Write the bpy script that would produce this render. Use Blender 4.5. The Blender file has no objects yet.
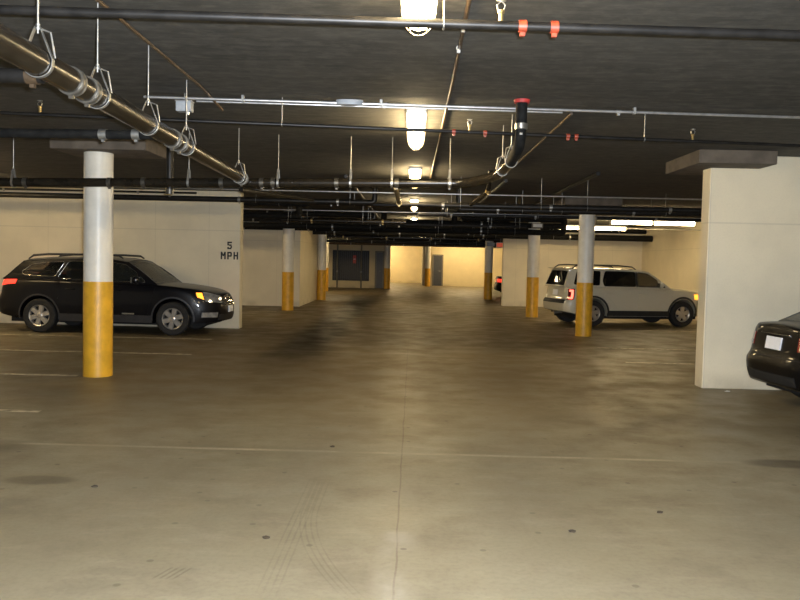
import bpy, bmesh, math, random
from mathutils import Vector, Matrix
random.seed(7)
SC = bpy.context.scene
COL = SC.collection
PI = math.pi

# ------------------------------------------------------------------ materials
class NT:
    """small helper for building node trees"""
    def __init__(s, name):
        s.mat = bpy.data.materials.new(name); s.mat.use_nodes = True
        s.t = s.mat.node_tree; s.n = s.t.nodes; s.l = s.t.links
        s.bsdf = s.n['Principled BSDF']
    def node(s, typ, **kw):
        nd = s.n.new(typ)
        for k, v in kw.items(): setattr(nd, k, v)
        return nd
    def put(s, sock, v):
        if hasattr(v, 'is_output'): s.l.new(v, sock)
        else: sock.default_value = v
    def m(s, op, a, b=0.0, clamp=False):
        nd = s.node('ShaderNodeMath', operation=op, use_clamp=clamp)
        s.put(nd.inputs[0], a); s.put(nd.inputs[1], b); return nd.outputs[0]
    def ramp(s, v, a, b, lo=0.0, hi=1.0):          # smooth step from a to b
        nd = s.node('ShaderNodeMapRange', interpolation_type='SMOOTHSTEP')
        s.put(nd.inputs[0], v)
        for i, x in enumerate((a, b, lo, hi)): nd.inputs[i + 1].default_value = x
        return nd.outputs[0]
    def coord(s):
        return s.node('ShaderNodeTexCoord').outputs['Object']
    def xyz(s, c):
        nd = s.node('ShaderNodeSeparateXYZ'); s.l.new(c, nd.inputs[0]); return nd.outputs
    def scaled(s, c, sx, sy, sz):
        nd = s.node('ShaderNodeMapping'); s.l.new(c, nd.inputs[0]); nd.inputs['Scale'].default_value = (sx, sy, sz)
        return nd.outputs[0]
    def noise(s, c, scale, detail=4, rough=0.55):
        nd = s.node('ShaderNodeTexNoise'); s.l.new(c, nd.inputs['Vector'])
        nd.inputs['Scale'].default_value = scale; nd.inputs['Detail'].default_value = detail
        nd.inputs['Roughness'].default_value = rough; return nd.outputs[0]
    def mix(s, f, a, b):
        nd = s.node('ShaderNodeMix', data_type='RGBA')
        s.put(nd.inputs[0], f)
        for i, v in ((6, a), (7, b)):
            if hasattr(v, 'is_output'): s.l.new(v, nd.inputs[i])
            else: nd.inputs[i].default_value = (v[0], v[1], v[2], 1)
        return nd.outputs[2]
    def bump(s, h, strength=0.2, dist=0.01):
        nd = s.node('ShaderNodeBump'); s.l.new(h, nd.inputs['Height'])
        nd.inputs['Strength'].default_value = strength; nd.inputs['Distance'].default_value = dist
        s.l.new(nd.outputs[0], s.bsdf.inputs['Normal'])

def mat(name, col, rough=0.6, metal=0.0, var=0.08, scale=12.0, coat=0.0, bump=0.0, spec=None):
    k = NT(name)
    c = k.coord(); n = k.noise(c, scale)
    dark = tuple(v * (1 - var * 2) for v in col); lite = tuple(min(1, v * (1 + var)) for v in col)
    k.put(k.bsdf.inputs['Base Color'], k.mix(k.ramp(n, .3, .7), dark, lite))
    k.bsdf.inputs['Roughness'].default_value = rough
    k.bsdf.inputs['Metallic'].default_value = metal
    k.bsdf.inputs['Coat Weight'].default_value = coat
    k.bsdf.inputs['Coat Roughness'].default_value = 0.06
    if spec is not None: k.bsdf.inputs['Specular IOR Level'].default_value = spec
    if bump: k.bump(n, bump, .01)
    return k.mat

def emat(name, col, strength):
    k = NT(name)
    k.put(k.bsdf.inputs['Base Color'], (*col, 1))
    k.put(k.bsdf.inputs['Emission Color'], (*col, 1))
    n = k.noise(k.coord(), 3.0)
    k.put(k.bsdf.inputs['Emission Strength'], k.ramp(n, 0, 1, strength * .95, strength * 1.05))
    return k.mat

def glassmat(name, tint, alpha):
    k = NT(name)
    n = k.noise(k.coord(), 4.0)
    k.put(k.bsdf.inputs['Base Color'], k.mix(n, tint, tuple(v * .8 for v in tint)))
    k.bsdf.inputs['Roughness'].default_value = 0.03
    k.bsdf.inputs['Alpha'].default_value = alpha
    k.bsdf.inputs['Specular IOR Level'].default_value = 0.6
    return k.mat

def floor_material():
    k = NT('garage_floor_concrete')
    c = k.coord(); X, Y, Z = k.xyz(c)
    big = k.noise(c, .35, 3); med = k.noise(c, 1.7, 5, .6); fine = k.noise(c, 30, 4, .6)
    streak = k.noise(k.scaled(c, .8, 2.6, 1), 2.6, 6, .65)
    col = k.mix(k.ramp(big, .3, .7), (.205, .180, .120), (.255, .228, .158))
    col = k.mix(k.m('MULTIPLY', k.ramp(med, .45, .75), .45), col, (.155, .125, .082))
    col = k.mix(k.m('MULTIPLY', k.ramp(streak, .48, .75), .38), col, (.33, .29, .205))
    col = k.mix(k.m('MULTIPLY', k.ramp(fine, .42, .68), .22), col, (.125, .103, .07))
    # driving lane further in, darker and browner than the floor up front
    lane = k.m('MULTIPLY', k.ramp(Y, 6, 12), k.ramp(k.m('ABSOLUTE', X), 7.5, 3.0))
    col = k.mix(k.m('MULTIPLY', lane, .55), col, (.15, .103, .048))
    # long soft shadow down the left of the lane, painted into the floor colour
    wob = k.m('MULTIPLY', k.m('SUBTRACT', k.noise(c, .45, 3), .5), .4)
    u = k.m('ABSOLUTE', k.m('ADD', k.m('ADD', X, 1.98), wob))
    shadow = k.m('MULTIPLY', k.ramp(u, .75, .18), k.m('MULTIPLY', k.ramp(Y, 11, 15), k.ramp(Y, 40, 30)))
    # soft-edged darker bands across the floor
    for y0, hw, amt in ((18.5, 4.2, .62), (26.0, 4.0, .62), (36, 4.5, .55)):
        b = k.ramp(k.m('ABSOLUTE', k.m('ADD', k.m('SUBTRACT', Y, y0), k.m('MULTIPLY', k.m('SUBTRACT', med, .5), 3))), hw, .1)
        col = k.mix(k.m('MULTIPLY', b, amt), col, (.085, .062, .036))
    col = k.mix(k.m('MULTIPLY', shadow, .97), col, (.018, .014, .009))
    # saw-cut joint along the lane, transverse pour joint with pale filler
    wob2 = k.m('MULTIPLY', k.m('SUBTRACT', k.noise(c, 2.0, 3), .5), .03)
    jx = k.m('ABSOLUTE', k.m('ADD', k.m('ADD', X, .055), wob2))
    col = k.mix(k.m('MULTIPLY', k.ramp(jx, .008, .003), .6), col, (.12, .09, .06))
    worn = k.m('MULTIPLY', k.ramp(k.m('ABSOLUTE', k.m('ADD', X, .055)), .16, .02), k.m('MULTIPLY', k.ramp(med, .46, .62), k.ramp(Y, 6.2, 4.6)))
    col = k.mix(k.m('MULTIPLY', worn, .32), col, (.5, .46, .38))
    jy = k.m('ABSOLUTE', k.m('ADD', k.m('SUBTRACT', Y, 6.62), wob2))
    col = k.mix(k.m('MULTIPLY', k.ramp(jy, .05, .012), k.m('MULTIPLY', k.ramp(fine, .3, .6, .5, 1), k.ramp(med, .38, .62, .0, .5))), col, (.58, .52, .40))
    jy2 = k.m('ABSOLUTE', k.m('SUBTRACT', Y, 13.9))
    col = k.mix(k.m('MULTIPLY', k.ramp(jy2, .04, .012), .3), col, (.45, .38, .28))
    # oil stains
    for sx, sy, rx, ry, a in ((-3.55, 6.45, .5, .28, .5), (-2.6, 5.55, .26, .12, .6), (3.2, 6.6, .42, .16, .75), (-4.7, 9.2, 1.2, .5, .3), (2.3, 8.2, 1.3, .5, .25), (4.6, 7.9, 1.2, .5, .35)):
        d = k.m('ADD', k.m('POWER', k.m('DIVIDE', k.m('SUBTRACT', X, sx), rx), 2), k.m('POWER', k.m('DIVIDE', k.m('SUBTRACT', Y, sy), ry), 2))
        d = k.m('ADD', d, k.m('MULTIPLY', k.m('SUBTRACT', med, .5), 1.6))
        col = k.mix(k.m('MULTIPLY', k.ramp(d, 1.3, .3), a), col, (.075, .06, .04))
    # faint tyre tread marks that curl apart towards the front
    cur = k.m('MULTIPLY', k.m('POWER', k.m('MAXIMUM', k.m('SUBTRACT', 5.1, Y), 0), 2), .20)
    for sgn, x0 in ((0, -.665), (-1, -.62)):
        xx = k.m('ADD', k.m('SUBTRACT', X, x0), k.m('MULTIPLY', cur, sgn))
        saw = k.m('ABSOLUTE', k.m('SUBTRACT', k.m('FRACT', k.m('DIVIDE', xx, .034)), .5))
        ms = k.m('MULTIPLY', k.ramp(saw, .08, .25, 1, 0), k.m('MULTIPLY', k.ramp(k.m('ABSOLUTE', xx), .065, .05), k.m('MULTIPLY', k.ramp(Y, 5.9, 5.4), k.ramp(Y, 3.6, 4.0))))
        ms = k.m('MULTIPLY', ms, k.ramp(med, .35, .6, .5, 1))
        col = k.mix(k.m('MULTIPLY', ms, .26), col, (.08, .065, .045))
    xs = k.m('ADD', k.m('ADD', X, 1.18), k.m('MULTIPLY', k.m('SUBTRACT', Y, 3.96), -.35))
    saw = k.m('ABSOLUTE', k.m('SUBTRACT', k.m('FRACT', k.m('DIVIDE', xs, .034)), .5))
    ms = k.m('MULTIPLY', k.ramp(saw, .12, .3, 1, 0), k.m('MULTIPLY', k.ramp(k.m('ABSOLUTE', xs), .065, .05), k.ramp(k.m('ABSOLUTE', k.m('SUBTRACT', Y, 3.96)), .09, .05)))
    col = k.mix(k.m('MULTIPLY', ms, .4), col, (.07, .055, .04))
    # scattered small spots
    vor = k.node('ShaderNodeTexVoronoi', voronoi_dimensions='2D'); k.l.new(c, vor.inputs['Vector']); vor.inputs['Scale'].default_value = 2.3
    rnd = k.xyz(vor.outputs['Color'])[0]
    spot = k.m('MULTIPLY', k.ramp(vor.outputs['Distance'], .055, .03), k.m('GREATER_THAN', rnd, .62))
    col = k.mix(k.m('MULTIPLY', spot, .5), col, (.07, .055, .035))
    k.put(k.bsdf.inputs['Base Color'], col)
    k.put(k.bsdf.inputs['Roughness'], k.ramp(med, .3, .7, .38, .6))
    k.bsdf.inputs['Specular IOR Level'].default_value = .25
    k.bump(k.m('ADD', fine, k.m('MULTIPLY', med, 1.5)), .12, .01)
    return k.mat

def ceiling_material():
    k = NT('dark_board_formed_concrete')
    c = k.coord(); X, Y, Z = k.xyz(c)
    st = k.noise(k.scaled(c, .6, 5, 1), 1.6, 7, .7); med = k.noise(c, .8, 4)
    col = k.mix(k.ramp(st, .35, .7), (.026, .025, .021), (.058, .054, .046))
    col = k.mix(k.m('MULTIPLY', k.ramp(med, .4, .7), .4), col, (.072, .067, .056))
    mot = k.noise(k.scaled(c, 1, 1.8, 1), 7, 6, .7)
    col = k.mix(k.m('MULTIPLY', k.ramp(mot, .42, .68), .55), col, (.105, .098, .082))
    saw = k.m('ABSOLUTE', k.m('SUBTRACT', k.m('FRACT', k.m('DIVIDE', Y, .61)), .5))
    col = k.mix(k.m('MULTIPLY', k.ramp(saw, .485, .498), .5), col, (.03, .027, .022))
    k.put(k.bsdf.inputs['Base Color'], col)
    k.bsdf.inputs['Roughness'].default_value = .8
    k.bump(st, .3, .01)
    return k.mat

def wall_material(name, col, joint=True):
    k = NT(name)
    c = k.coord(); X, Y, Z = k.xyz(c)
    n = k.noise(c, 1.3, 5); f = k.noise(c, 40, 3)
    o = k.mix(k.ramp(n, .3, .7), tuple(v * .9 for v in col), col)
    o = k.mix(k.m('MULTIPLY', k.ramp(f, .45, .7), .12), o, tuple(v * .7 for v in col))
    if joint:                                           # formwork panel joints
        for ax, per, off in ((X, 1.22, .35), (Z, 2.44, 1.45)):
            s = k.m('ABSOLUTE', k.m('SUBTRACT', k.m('FRACT', k.m('DIVIDE', k.m('ADD', ax, off), per)), .5))
            o = k.mix(k.m('MULTIPLY', k.ramp(s, .006, .002), .30), o, tuple(v * .5 for v in col))
    scuff = k.m('MULTIPLY', k.ramp(Z, .28, .02), k.ramp(n, .42, .65))
    o = k.mix(k.m('MULTIPLY', scuff, .35), o, (.16, .13, .09))
    k.put(k.bsdf.inputs['Base Color'], o)
    k.bsdf.inputs['Roughness'].default_value = .55
    k.bump(k.m('ADD', n, k.m('MULTIPLY', f, .4)), .10, .01)
    return k.mat

M = {}
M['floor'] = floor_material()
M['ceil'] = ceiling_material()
M['wall'] = wall_material('cream_wall_paint', (.77, .69, .51))
M['wall_far'] = wall_material('cream_far_wall_paint', (.76, .64, .38), False)
M['wall_dim'] = wall_material('drab_wall_paint', (.48, .42, .31), False)
M['panel'] = mat('bare_drop_panel_concrete', (.12, .098, .075), .85, var=.15, scale=5, bump=.2)
M['colwhite'] = mat('white_column_paint', (.78, .74, .64), .4, var=.04, scale=5, bump=.05)
M['colyellow'] = mat('yellow_column_paint', (.72, .38, .025), .42, var=.08, scale=6, bump=.05)
M['black_pipe'] = mat('black_cast_iron', (.012, .011, .010), .42, var=.25, scale=9, bump=.06, spec=.3)
M['drain'] = mat('brown_black_abs_pipe', (.016, .013, .009), .26, var=.2, scale=6, spec=.35)
M['band'] = mat('dull_steel_band', (.13, .12, .10), .38, .7, var=.15, scale=30)
M['foam'] = mat('black_foam_insulation', (.008, .008, .0075), .8, var=.3, scale=18, bump=.4, spec=.2)
M['galv'] = mat('galvanised_steel', (.36, .355, .33), .42, .85, var=.12, scale=25)
M['steelband'] = mat('stainless_band', (.55, .53, .48), .28, .9, var=.1, scale=30)
M['conduit'] = mat('emt_conduit', (.60, .60, .60), .32, .8, var=.08, scale=15)
M['greybox'] = mat('grey_painted_box', (.30, .32, .34), .5, var=.08)
M['copper'] = mat('old_copper_tube', (.085, .055, .03), .5, .2, var=.2, scale=14)
M['brass'] = mat('brass', (.45, .32, .13), .35, .8, var=.12)
M['orange'] = mat('orange_red_coupling_paint', (.30, .045, .018), .45, var=.15, scale=30)
M['red'] = mat('red_firestop', (.40, .03, .025), .6, var=.15)
M['housing'] = mat('white_enamel_steel', (.75, .73, .68), .4, var=.03)
M['wire'] = mat('wire_guard_steel', (.45, .40, .30), .4, .6, var=.05)
M['lamp'] = emat('fluorescent_diffuser', (1.0, .77, .42), 58.0)
M['tube'] = emat('fluorescent_tube', (1.0, .74, .38), 42.0)
M['line'] = mat('worn_white_line_paint', (.50, .44, .32), .6, var=.30, scale=9)
M['stencil'] = mat('black_stencil_paint', (.02, .02, .02), .6, var=.2)
M['door_grey'] = mat('grey_door_paint', (.10, .105, .115), .45, var=.06)
M['door_dark'] = mat('slate_door_paint', (.055, .06, .072), .45, var=.06)
M['frame_grey'] = mat('door_frame_paint', (.19, .17, .13), .5, var=.06)
M['louver'] = mat('black_grille', (.018, .018, .018), .5, var=.2)
M['sign_red'] = mat('red_notice', (.55, .09, .07), .5, var=.1)
M['sign_white'] = mat('white_notice', (.75, .72, .66), .5, var=.05)
M['exit'] = emat('red_sign_glow', (1.0, .16, .07), .18)
M['scrap'] = mat('dark_litter', (.05, .035, .02), .8, var=.2)
M['scrap_w'] = mat('white_litter', (.8, .78, .72), .8, var=.05)
# car materials
M['paint_wagon'] = mat('dark_graphite_car_paint', (.005, .005, .007), .35, .0, var=.1, scale=60, coat=.3, spec=.15)
M['paint_suv'] = mat('pale_beige_car_paint', (.60, .56, .44), .34, .0, var=.04, scale=60, coat=.8)
M['paint_sedan'] = mat('black_car_paint', (.003, .003, .0034), .4, .0, var=.1, scale=60, coat=.25, spec=.15)
M['plastic'] = mat('black_car_plastic', (.018, .018, .018), .55, var=.15)
M['clad'] = mat('charcoal_cladding', (.035, .034, .036), .45, var=.1)
M['rubber'] = mat('tyre_rubber', (.016, .015, .014), .75, var=.2, scale=30, bump=.1)
M['alloy'] = mat('silver_alloy', (.58, .56, .53), .3, .75, var=.05)
M['chrome'] = mat('chrome', (.70, .69, .66), .12, .95, var=.03)
M['under'] = mat('underbody_black', (.008, .008, .008), .8, var=.2)
M['cabin'] = mat('cabin_trim', (.045, .04, .035), .8, var=.15)
M['seat'] = mat('seat_cloth', (.06, .055, .05), .85, var=.15)
M['glass'] = glassmat('car_glass', (.02, .024, .022), .45)
M['glass_mid'] = glassmat('tinted_car_glass', (.01, .012, .011), .38)
M['glass_dark'] = glassmat('privacy_car_glass', (.008, .009, .009), .80)
M['lens_red'] = mat('red_lens', (.16, .006, .005), .15, var=.1, coat=1)
M['lens_red_lit'] = emat('red_lens_lit', (1.0, .045, .025), 1.6)
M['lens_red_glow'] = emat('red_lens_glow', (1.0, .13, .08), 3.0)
M['lens_orange_lit'] = emat('amber_lens_lit', (1.0, .36, .03), 2.0)
M['lens_clear'] = mat('clear_lamp_lens', (.62, .62, .60), .08, .6, var=.15, coat=1)
M['plate'] = mat('white_licence_plate', (.92, .93, .97), .35, var=.02)
M['plate_ink'] = mat('plate_blue_ink', (.10, .14, .45), .4, var=.05)

# ------------------------------------------------------------------ mesh helpers
class MB:
    def __init__(s): s.v = []; s.f = []
    def add(s, vs, fs):
        b = len(s.v); s.v += [tuple(p) for p in vs]; s.f += [tuple(b + i for i in f) for f in fs]; return s
    def box(s, x0, x1, y0, y1, z0, z1, mtx=None):
        vs = [Vector((x, y, z)) for x in (x0, x1) for y in (y0, y1) for z in (z0, z1)]
        if mtx: vs = [mtx @ v for v in vs]
        return s.add(vs, [(0, 1, 3, 2), (4, 6, 7, 5), (0, 4, 5, 1), (2, 3, 7, 6), (0, 2, 6, 4), (1, 5, 7, 3)])
    def tube(s, pts, r, seg=14, closed=False, caps=True):
        P = [Vector(p) for p in pts]; n = len(P)
        rr = r if isinstance(r, (list, tuple)) else [r] * n
        T = []
        for i in range(n):
            a = P[i - 1] if (i > 0 or closed) else P[i]; b = P[(i + 1) % n] if (i < n - 1 or closed) else P[i]
            T.append((b - a).normalized())
        ref = Vector((0, 0, 1)) if abs(T[0].z) < .9 else Vector((1, 0, 0))
        N = (ref - T[0] * ref.dot(T[0])).normalized(); vs = []
        for i in range(n):
            N = (N - T[i] * N.dot(T[i])).normalized(); B = T[i].cross(N)
            for k in range(seg):
                a = 2 * PI * k / seg
                vs.append(P[i] + (N * math.cos(a) + B * math.sin(a)) * rr[i])
        fs = []
        for i in range(n if closed else n - 1):
            for k in range(seg):
                j = (i + 1) % n
                fs.append((i * seg + k, i * seg + (k + 1) % seg, j * seg + (k + 1) % seg, j * seg + k))
        if caps and not closed:
            fs.append(tuple(reversed(range(seg)))); fs.append(tuple((n - 1) * seg + k for k in range(seg)))
        return s.add(vs, fs)
    def lathe(s, prof, seg=24, mtx=None, closed=False):       # prof: (radius, height) about z
        vs = []
        for r, z in prof:
            for k in range(seg):
                a = 2 * PI * k / seg; v = Vector((r * math.cos(a), r * math.sin(a), z))
                vs.append(mtx @ v if mtx else v)
        fs = []; n = len(prof)
        for i in range(n if closed else n - 1):
            for k in range(seg):
                j = (i + 1) % n
                fs.append((i * seg + k, i * seg + (k + 1) % seg, j * seg + (k + 1) % seg, j * seg + k))
        if not closed:
            fs.append(tuple(reversed(range(seg)))); fs.append(tuple((n - 1) * seg + k for k in range(seg)))
        return s.add(vs, fs)
    def grid(s, rows, thick=None):                             # rows of 3-D points; thick = offset vector -> closed slab
        R = len(rows); Cn = len(rows[0]); vs = [Vector(p) for r in rows for p in r]
        fs = [(i * Cn + j, i * Cn + j + 1, (i + 1) * Cn + j + 1, (i + 1) * Cn + j) for i in range(R - 1) for j in range(Cn - 1)]
        if thick is None: return s.add(vs, fs)
        off = [Vector(thick(v) if callable(thick) else thick) for v in vs]
        n = len(vs); vs2 = vs + [v + o for v, o in zip(vs, off)]
        fs += [tuple(n + i for i in reversed(f)) for f in fs[:]]
        rim = [j for j in range(Cn)] + [i * Cn + Cn - 1 for i in range(1, R)] + [(R - 1) * Cn + j for j in range(Cn - 2, -1, -1)] + [i * Cn for i in range(R - 2, 0, -1)]
        for a, b in zip(rim, rim[1:] + rim[:1]): fs.append((b, a, n + a, n + b))
        return s.add(vs2, fs)
    def build(s, name, material, parent=None, smooth=None, bevel=0.0):
        me = bpy.data.meshes.new(name)
        bm = bmesh.new()
        vv = [bm.verts.new(p) for p in s.v]
        for f in s.f:
            try: bm.faces.new([vv[i] for i in f])
            except ValueError: pass
        bmesh.ops.remove_doubles(bm, verts=bm.verts[:], dist=1e-5)
        bmesh.ops.recalc_face_normals(bm, faces=bm.faces[:])
        bm.to_mesh(me); bm.free()
        me.materials.append(M[material])
        if smooth: 
            me.shade_smooth(); me.set_sharp_from_angle(angle=math.radians(smooth))
        o = bpy.data.objects.new(name, me); COL.objects.link(o)
        if parent: o.parent = parent
        if bevel:
            b = o.modifiers.new('soft_edge', 'BEVEL'); b.width = bevel; b.segments = 2; b.limit_method = 'ANGLE'
        return o

def tag(o, label, cat, group=None, kind=None):
    if label: o['label'] = label
    if cat: o['category'] = cat
    if group: o['group'] = group
    if kind: o['kind'] = kind
    return o
def empty(name, loc, rz, label, cat, group=None):
    o = bpy.data.objects.new(name, None); COL.objects.link(o); o.empty_display_size = .1
    o.location = loc; o.rotation_euler = (0, 0, rz); return tag(o, label, cat, group)
def copy_tree(o, parent=None):
    c = o.copy(); COL.objects.link(c); c.parent = parent
    for ch in list(o.children): copy_tree(ch, c)
    return c
def struct(name, mb, m, label=None, **kw):
    o = mb.build(name, m, **kw); o['kind'] = 'structure'
    if label: o['label'] = label; o['category'] = name.split('_')[0]
    return o

# ------------------------------------------------------------------ the shell
CEIL = 3.10
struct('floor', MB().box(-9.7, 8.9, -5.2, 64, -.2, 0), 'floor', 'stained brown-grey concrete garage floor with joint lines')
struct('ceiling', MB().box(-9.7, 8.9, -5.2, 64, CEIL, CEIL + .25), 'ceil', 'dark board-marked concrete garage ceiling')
struct('wall_back', MB().box(-9.7, 8.9, -5.2, -5.0, 0, CEIL), 'wall', 'cream wall behind the viewer')
struct('wall_left', MB().box(-9.7, -9.5, -5.0, 47.2, 0, CEIL), 'wall', 'outer cream wall at the far left')
struct('wall_right', MB().box(8.7, 8.9, -5.0, 55, 0, CEIL), 'wall', 'outer cream wall behind the beige vehicle nose')
struct('wall_left_partition', MB().box(-9.5, -3.91, 18.05, 18.35, 0, CEIL), 'wall', 'cream partition wall behind the dark wagon', bevel=.01)
struct('wall_right_partition', MB().box(3.90, 8.7, 10.70, 10.98, 0, CEIL), 'wall', 'cream partition wall end beside the black sedan', bevel=.01)
struct('wall_left_core', MB().box(-9.5, -3.83, 27.1, 33.7, 0, CEIL), 'wall', 'cream stair block wall behind the second left column')
struct('wall_right_bay', MB().box(3.43, 8.7, 30.6, 30.9, 0, CEIL), 'wall', 'cream partition wall behind the beige vehicle', bevel=.01)
struct('wall_far_left', MB().box(-9.7, -1.36, 47.2, 47.5, 0, CEIL), 'wall_far', 'cream far wall holding the dark grille')
struct('wall_far_center', MB().box(-5, .78, 61.5, 61.8, 0, CEIL), 'wall_far', 'brightly lit wall at the end of the lane')
struct('wall_far_return', MB().box(.66, .88, 55.3, 61.5, 0, CEIL), 'wall_dim', 'short return wall beside the slate door')
struct('wall_far_right', MB().box(.88, 8.9, 55, 55.3, 0, CEIL), 'wall_far', 'brightly lit far wall right of the slate door')
struct('trim_1', MB().box(-4.62, -3.40, 10.1, 11.0, 2.93, CEIL), 'panel', 'concrete drop panel above the nearest left column', bevel=.01)
struct('trim_2', MB().box(3.57, 4.55, 10.2, 11.55, 2.93, CEIL), 'panel', 'concrete drop panel above the right partition end', bevel=.01)
struct('trim_3', MB().box(-9.5, 8.7, 43.6, 44.1, 2.47, CEIL), 'ceil', 'dark ceiling beam across the far end of the lane')
struct('trim_4', MB().box(3.3, 4.55, 17.65, 18.95, 2.93, CEIL), 'panel', 'concrete drop panel above the column by the beige vehicle', bevel=.01)

# ------------------------------------------------------------------ columns
def column(x, y, r, yh, top, label):
    o = MB().lathe([(r, yh), (r, top)], 40).build('column', 'colwhite', smooth=40)
    o.location = (x, y, 0)
    tag(o, label, 'column', 'round columns along the lane', 'thing')
    MB().lathe([(r + .003, 0), (r + .003, yh)], 40).build('painted_base', 'colyellow', o, smooth=40)['label'] = 'yellow painted base'
for a in ((-4.15, 10.5, .185, 1.25, 2.93, 'white round column with yellow base in front of the dark wagon'),
          (-3.9, 25.0, .18, 1.20, CEIL, 'white round column with yellow base in front of the left stair block face'),
          (3.93, 18.3, .18, 1.22, 2.93, 'white round column with yellow base across the rear door of the beige vehicle'),
          (3.67, 24.5, .18, 1.22, CEIL, 'white round column with yellow base left behind the beige vehicle tail'),
          (-3.645, 32.0, .175, 1.2, CEIL, 'column with yellow base hugging the side of the stair block'),
          (-4.5, 41, .18, 1.2, CEIL, 'distant column with yellow base peeping past the stair block corner'),
          (-1.50, 46.9, .18, 1.2, CEIL, 'distant column with yellow base right of the grey door'),
          (.98, 53, .18, 1.2, CEIL, 'distant column with yellow base left of the slate door'),
          (3.4, 36, .18, 1.2, CEIL, 'distant column with yellow base left of the partition behind the beige vehicle')):
    column(*a)

# ------------------------------------------------------------------ far wall details
fx = lambda px, d: (px - 413) * d / 800
def door(n, x0, x1, y, zt, m, label):
    w = MB().box(x0 + .05, x1 - .05, y - .05, y, 0.01, zt - .05)
    o = w.build(n, m); o['kind'] = 'structure'; o['label'] = label; o['category'] = 'door'
    f = MB().box(x0 - .05, x0 + .05, y - .09, y, 0, zt + .05).box(x1 - .05, x1 + .05, y - .09, y, 0, zt + .05).box(x0 - .05, x1 + .05, y - .09, y, zt - .05, zt + .05)
    f.build('door_frame', 'frame_grey', o)
    MB().tube([(x1 - .14, y - .05, 1.02), (x1 - .14, y - .10, 1.02), (x1 - .26, y - .10, 1.02)], .012, 8).build('door_handle', 'galv', o)
    return o
door('door_1', fx(376, 47.2), fx(383.5, 47.2), 47.2, 2.15, 'door_grey', 'grey door right of the dark grille')
door('door_2', fx(433, 55), fx(442.5, 55), 55, 2.1, 'door_dark', 'slate door beside the distant column in the far wall')
g = empty('grille', (fx(351, 47.2), 47.2, 0), 0, 'large black barred grille set in the far left wall', 'grille')
gw = 1.08
f = MB().box(-gw, gw, -.05, 0, .42, .50).box(-gw, gw, -.05, 0, 2.12, 2.2).box(-gw, -gw + .08, -.05, 0, .42, 2.2).box(gw - .08, gw, -.05, 0, .42, 2.2)
f.build('frame', 'louver', g)
MB().box(-gw + .05, gw - .05, -.012, -.002, .46, 2.16).build('mesh_panel', 'louver', g)
b = MB()
for i in range(17): b.box(-gw + .12 + i * .12, -gw + .15 + i * .12, -.045, -.012, .47, 2.15)
b.build('bars', 'door_dark', g)
o = MB().box(-.09, .09, -.015, 0, -.24, .24).build('notice', 'sign_red'); o.location = (fx(354.5, 47.1), 47.13, 1.68)
tag(o, 'small red notice hung on the dark grille', 'sign')
MB().box(-.06, .06, -.02, -.014, -.02, .04).build('printed_panel', 'sign_white', o)
for px, lb in ((337.3, 'pale vertical conduit across the left part of the dark grille'), (361.3, 'pale vertical conduit across the right part of the dark grille')):
    x = fx(px, 47)
    o = MB().tube([(x, 47.04, 0), (x, 47.04, CEIL)], .045, 10).build('vertical_conduit', 'frame_grey', smooth=40)
    tag(o, lb, 'conduit', 'conduits on the far grille')
    MB().tube([(x, 47.04, .9), (x, 47.04, 1.0)], .055, 10).build('clamp', 'galv', o)
o = MB().box(-.2, .2, -.05, .05, -.11, .11).build('exit_sign', 'housing', bevel=.01); o.location = (fx(500, 35), 35, 2.42)
tag(o, 'small red lit sign hanging beside the distant right column', 'sign')
MB().box(-.18, .18, -.056, -.05, -.09, .09).build('lit_face', 'exit', o)
MB().tube([(0, 0, .11), (0, 0, CEIL - 2.42)], .012, 8).build('hanger_rod', 'galv', o)
o = MB().box(-.17, .17, -.06, .06, -.08, .08).build('electrical_box', 'greybox', bevel=.01); o.location = (fx(490, 35.6), 35.6, 2.46)
tag(o, 'grey electrical box in front of the distant right column top', 'box')
MB().tube([(0, 0, .08), (0, 0, CEIL - 2.46)], .012, 8).build('hanger_rod', 'galv', o)

# 5 MPH stencil on the partition behind the wagon (bar-built stencil letters)
def stencil():
    mb = MB(); W, H, t = .105, .17, .034
    def bar(x0, x1, z0, z1): mb.box(x0, x1, -.003, 0, z0, z1)
    def slant(xa, za, xb, zb, w):
        mb.add([(xa - w / 2, -.003, za), (xa + w / 2, -.003, za), (xb + w / 2, -.003, zb), (xb - w / 2, -.003, zb),
                (xa - w / 2, 0, za), (xa + w / 2, 0, za), (xb + w / 2, 0, zb), (xb - w / 2, 0, zb)],
               [(0, 1, 2, 3), (7, 6, 5, 4), (0, 4, 5, 1), (1, 5, 6, 2), (2, 6, 7, 3), (3, 7, 4, 0)])
    # 5
    x, z = -.052, .115
    bar(x, x + W, z + H - t, z + H); bar(x, x + t, z + .085, z + H - t); bar(x + t, x + W - .01, z + .075, z + .075 + t)
    bar(x + W - t, x + W, z + t - .005, z + .08); bar(x, x + W - .012, z, z + t); bar(x, x + t, z + t, z + .05)
    # MPH
    z = -.115
    x = -.20; bar(x, x + t, z, z + H); bar(x + W + .01 - t, x + W + .01, z, z + H); slant(x + t * .7, z + H - .01, x + .0575, z + .07, t * .8); slant(x + W + .01 - t * .7, z + H - .01, x + .0575, z + .07, t * .8)
    x = -.052; bar(x, x + t, z, z + H); bar(x + t, x + W - .01, z + H - t, z + H); bar(x + t, x + W - .01, z + .06, z + .06 + t); bar(x + W - t, x + W, z + .075, z + H - .015)
    x = .09; bar(x, x + t, z, z + H); bar(x + W - t, x + W, z, z + H); bar(x + t, x + W - t, z + .07, z + .07 + t)
    return mb
o = stencil().build('painted_lettering', 'stencil'); o.location = (-4.15, 18.05, 1.68)
tag(o, 'black stencilled 5 MPH lettering on the cream partition wall', 'sign')

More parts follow.
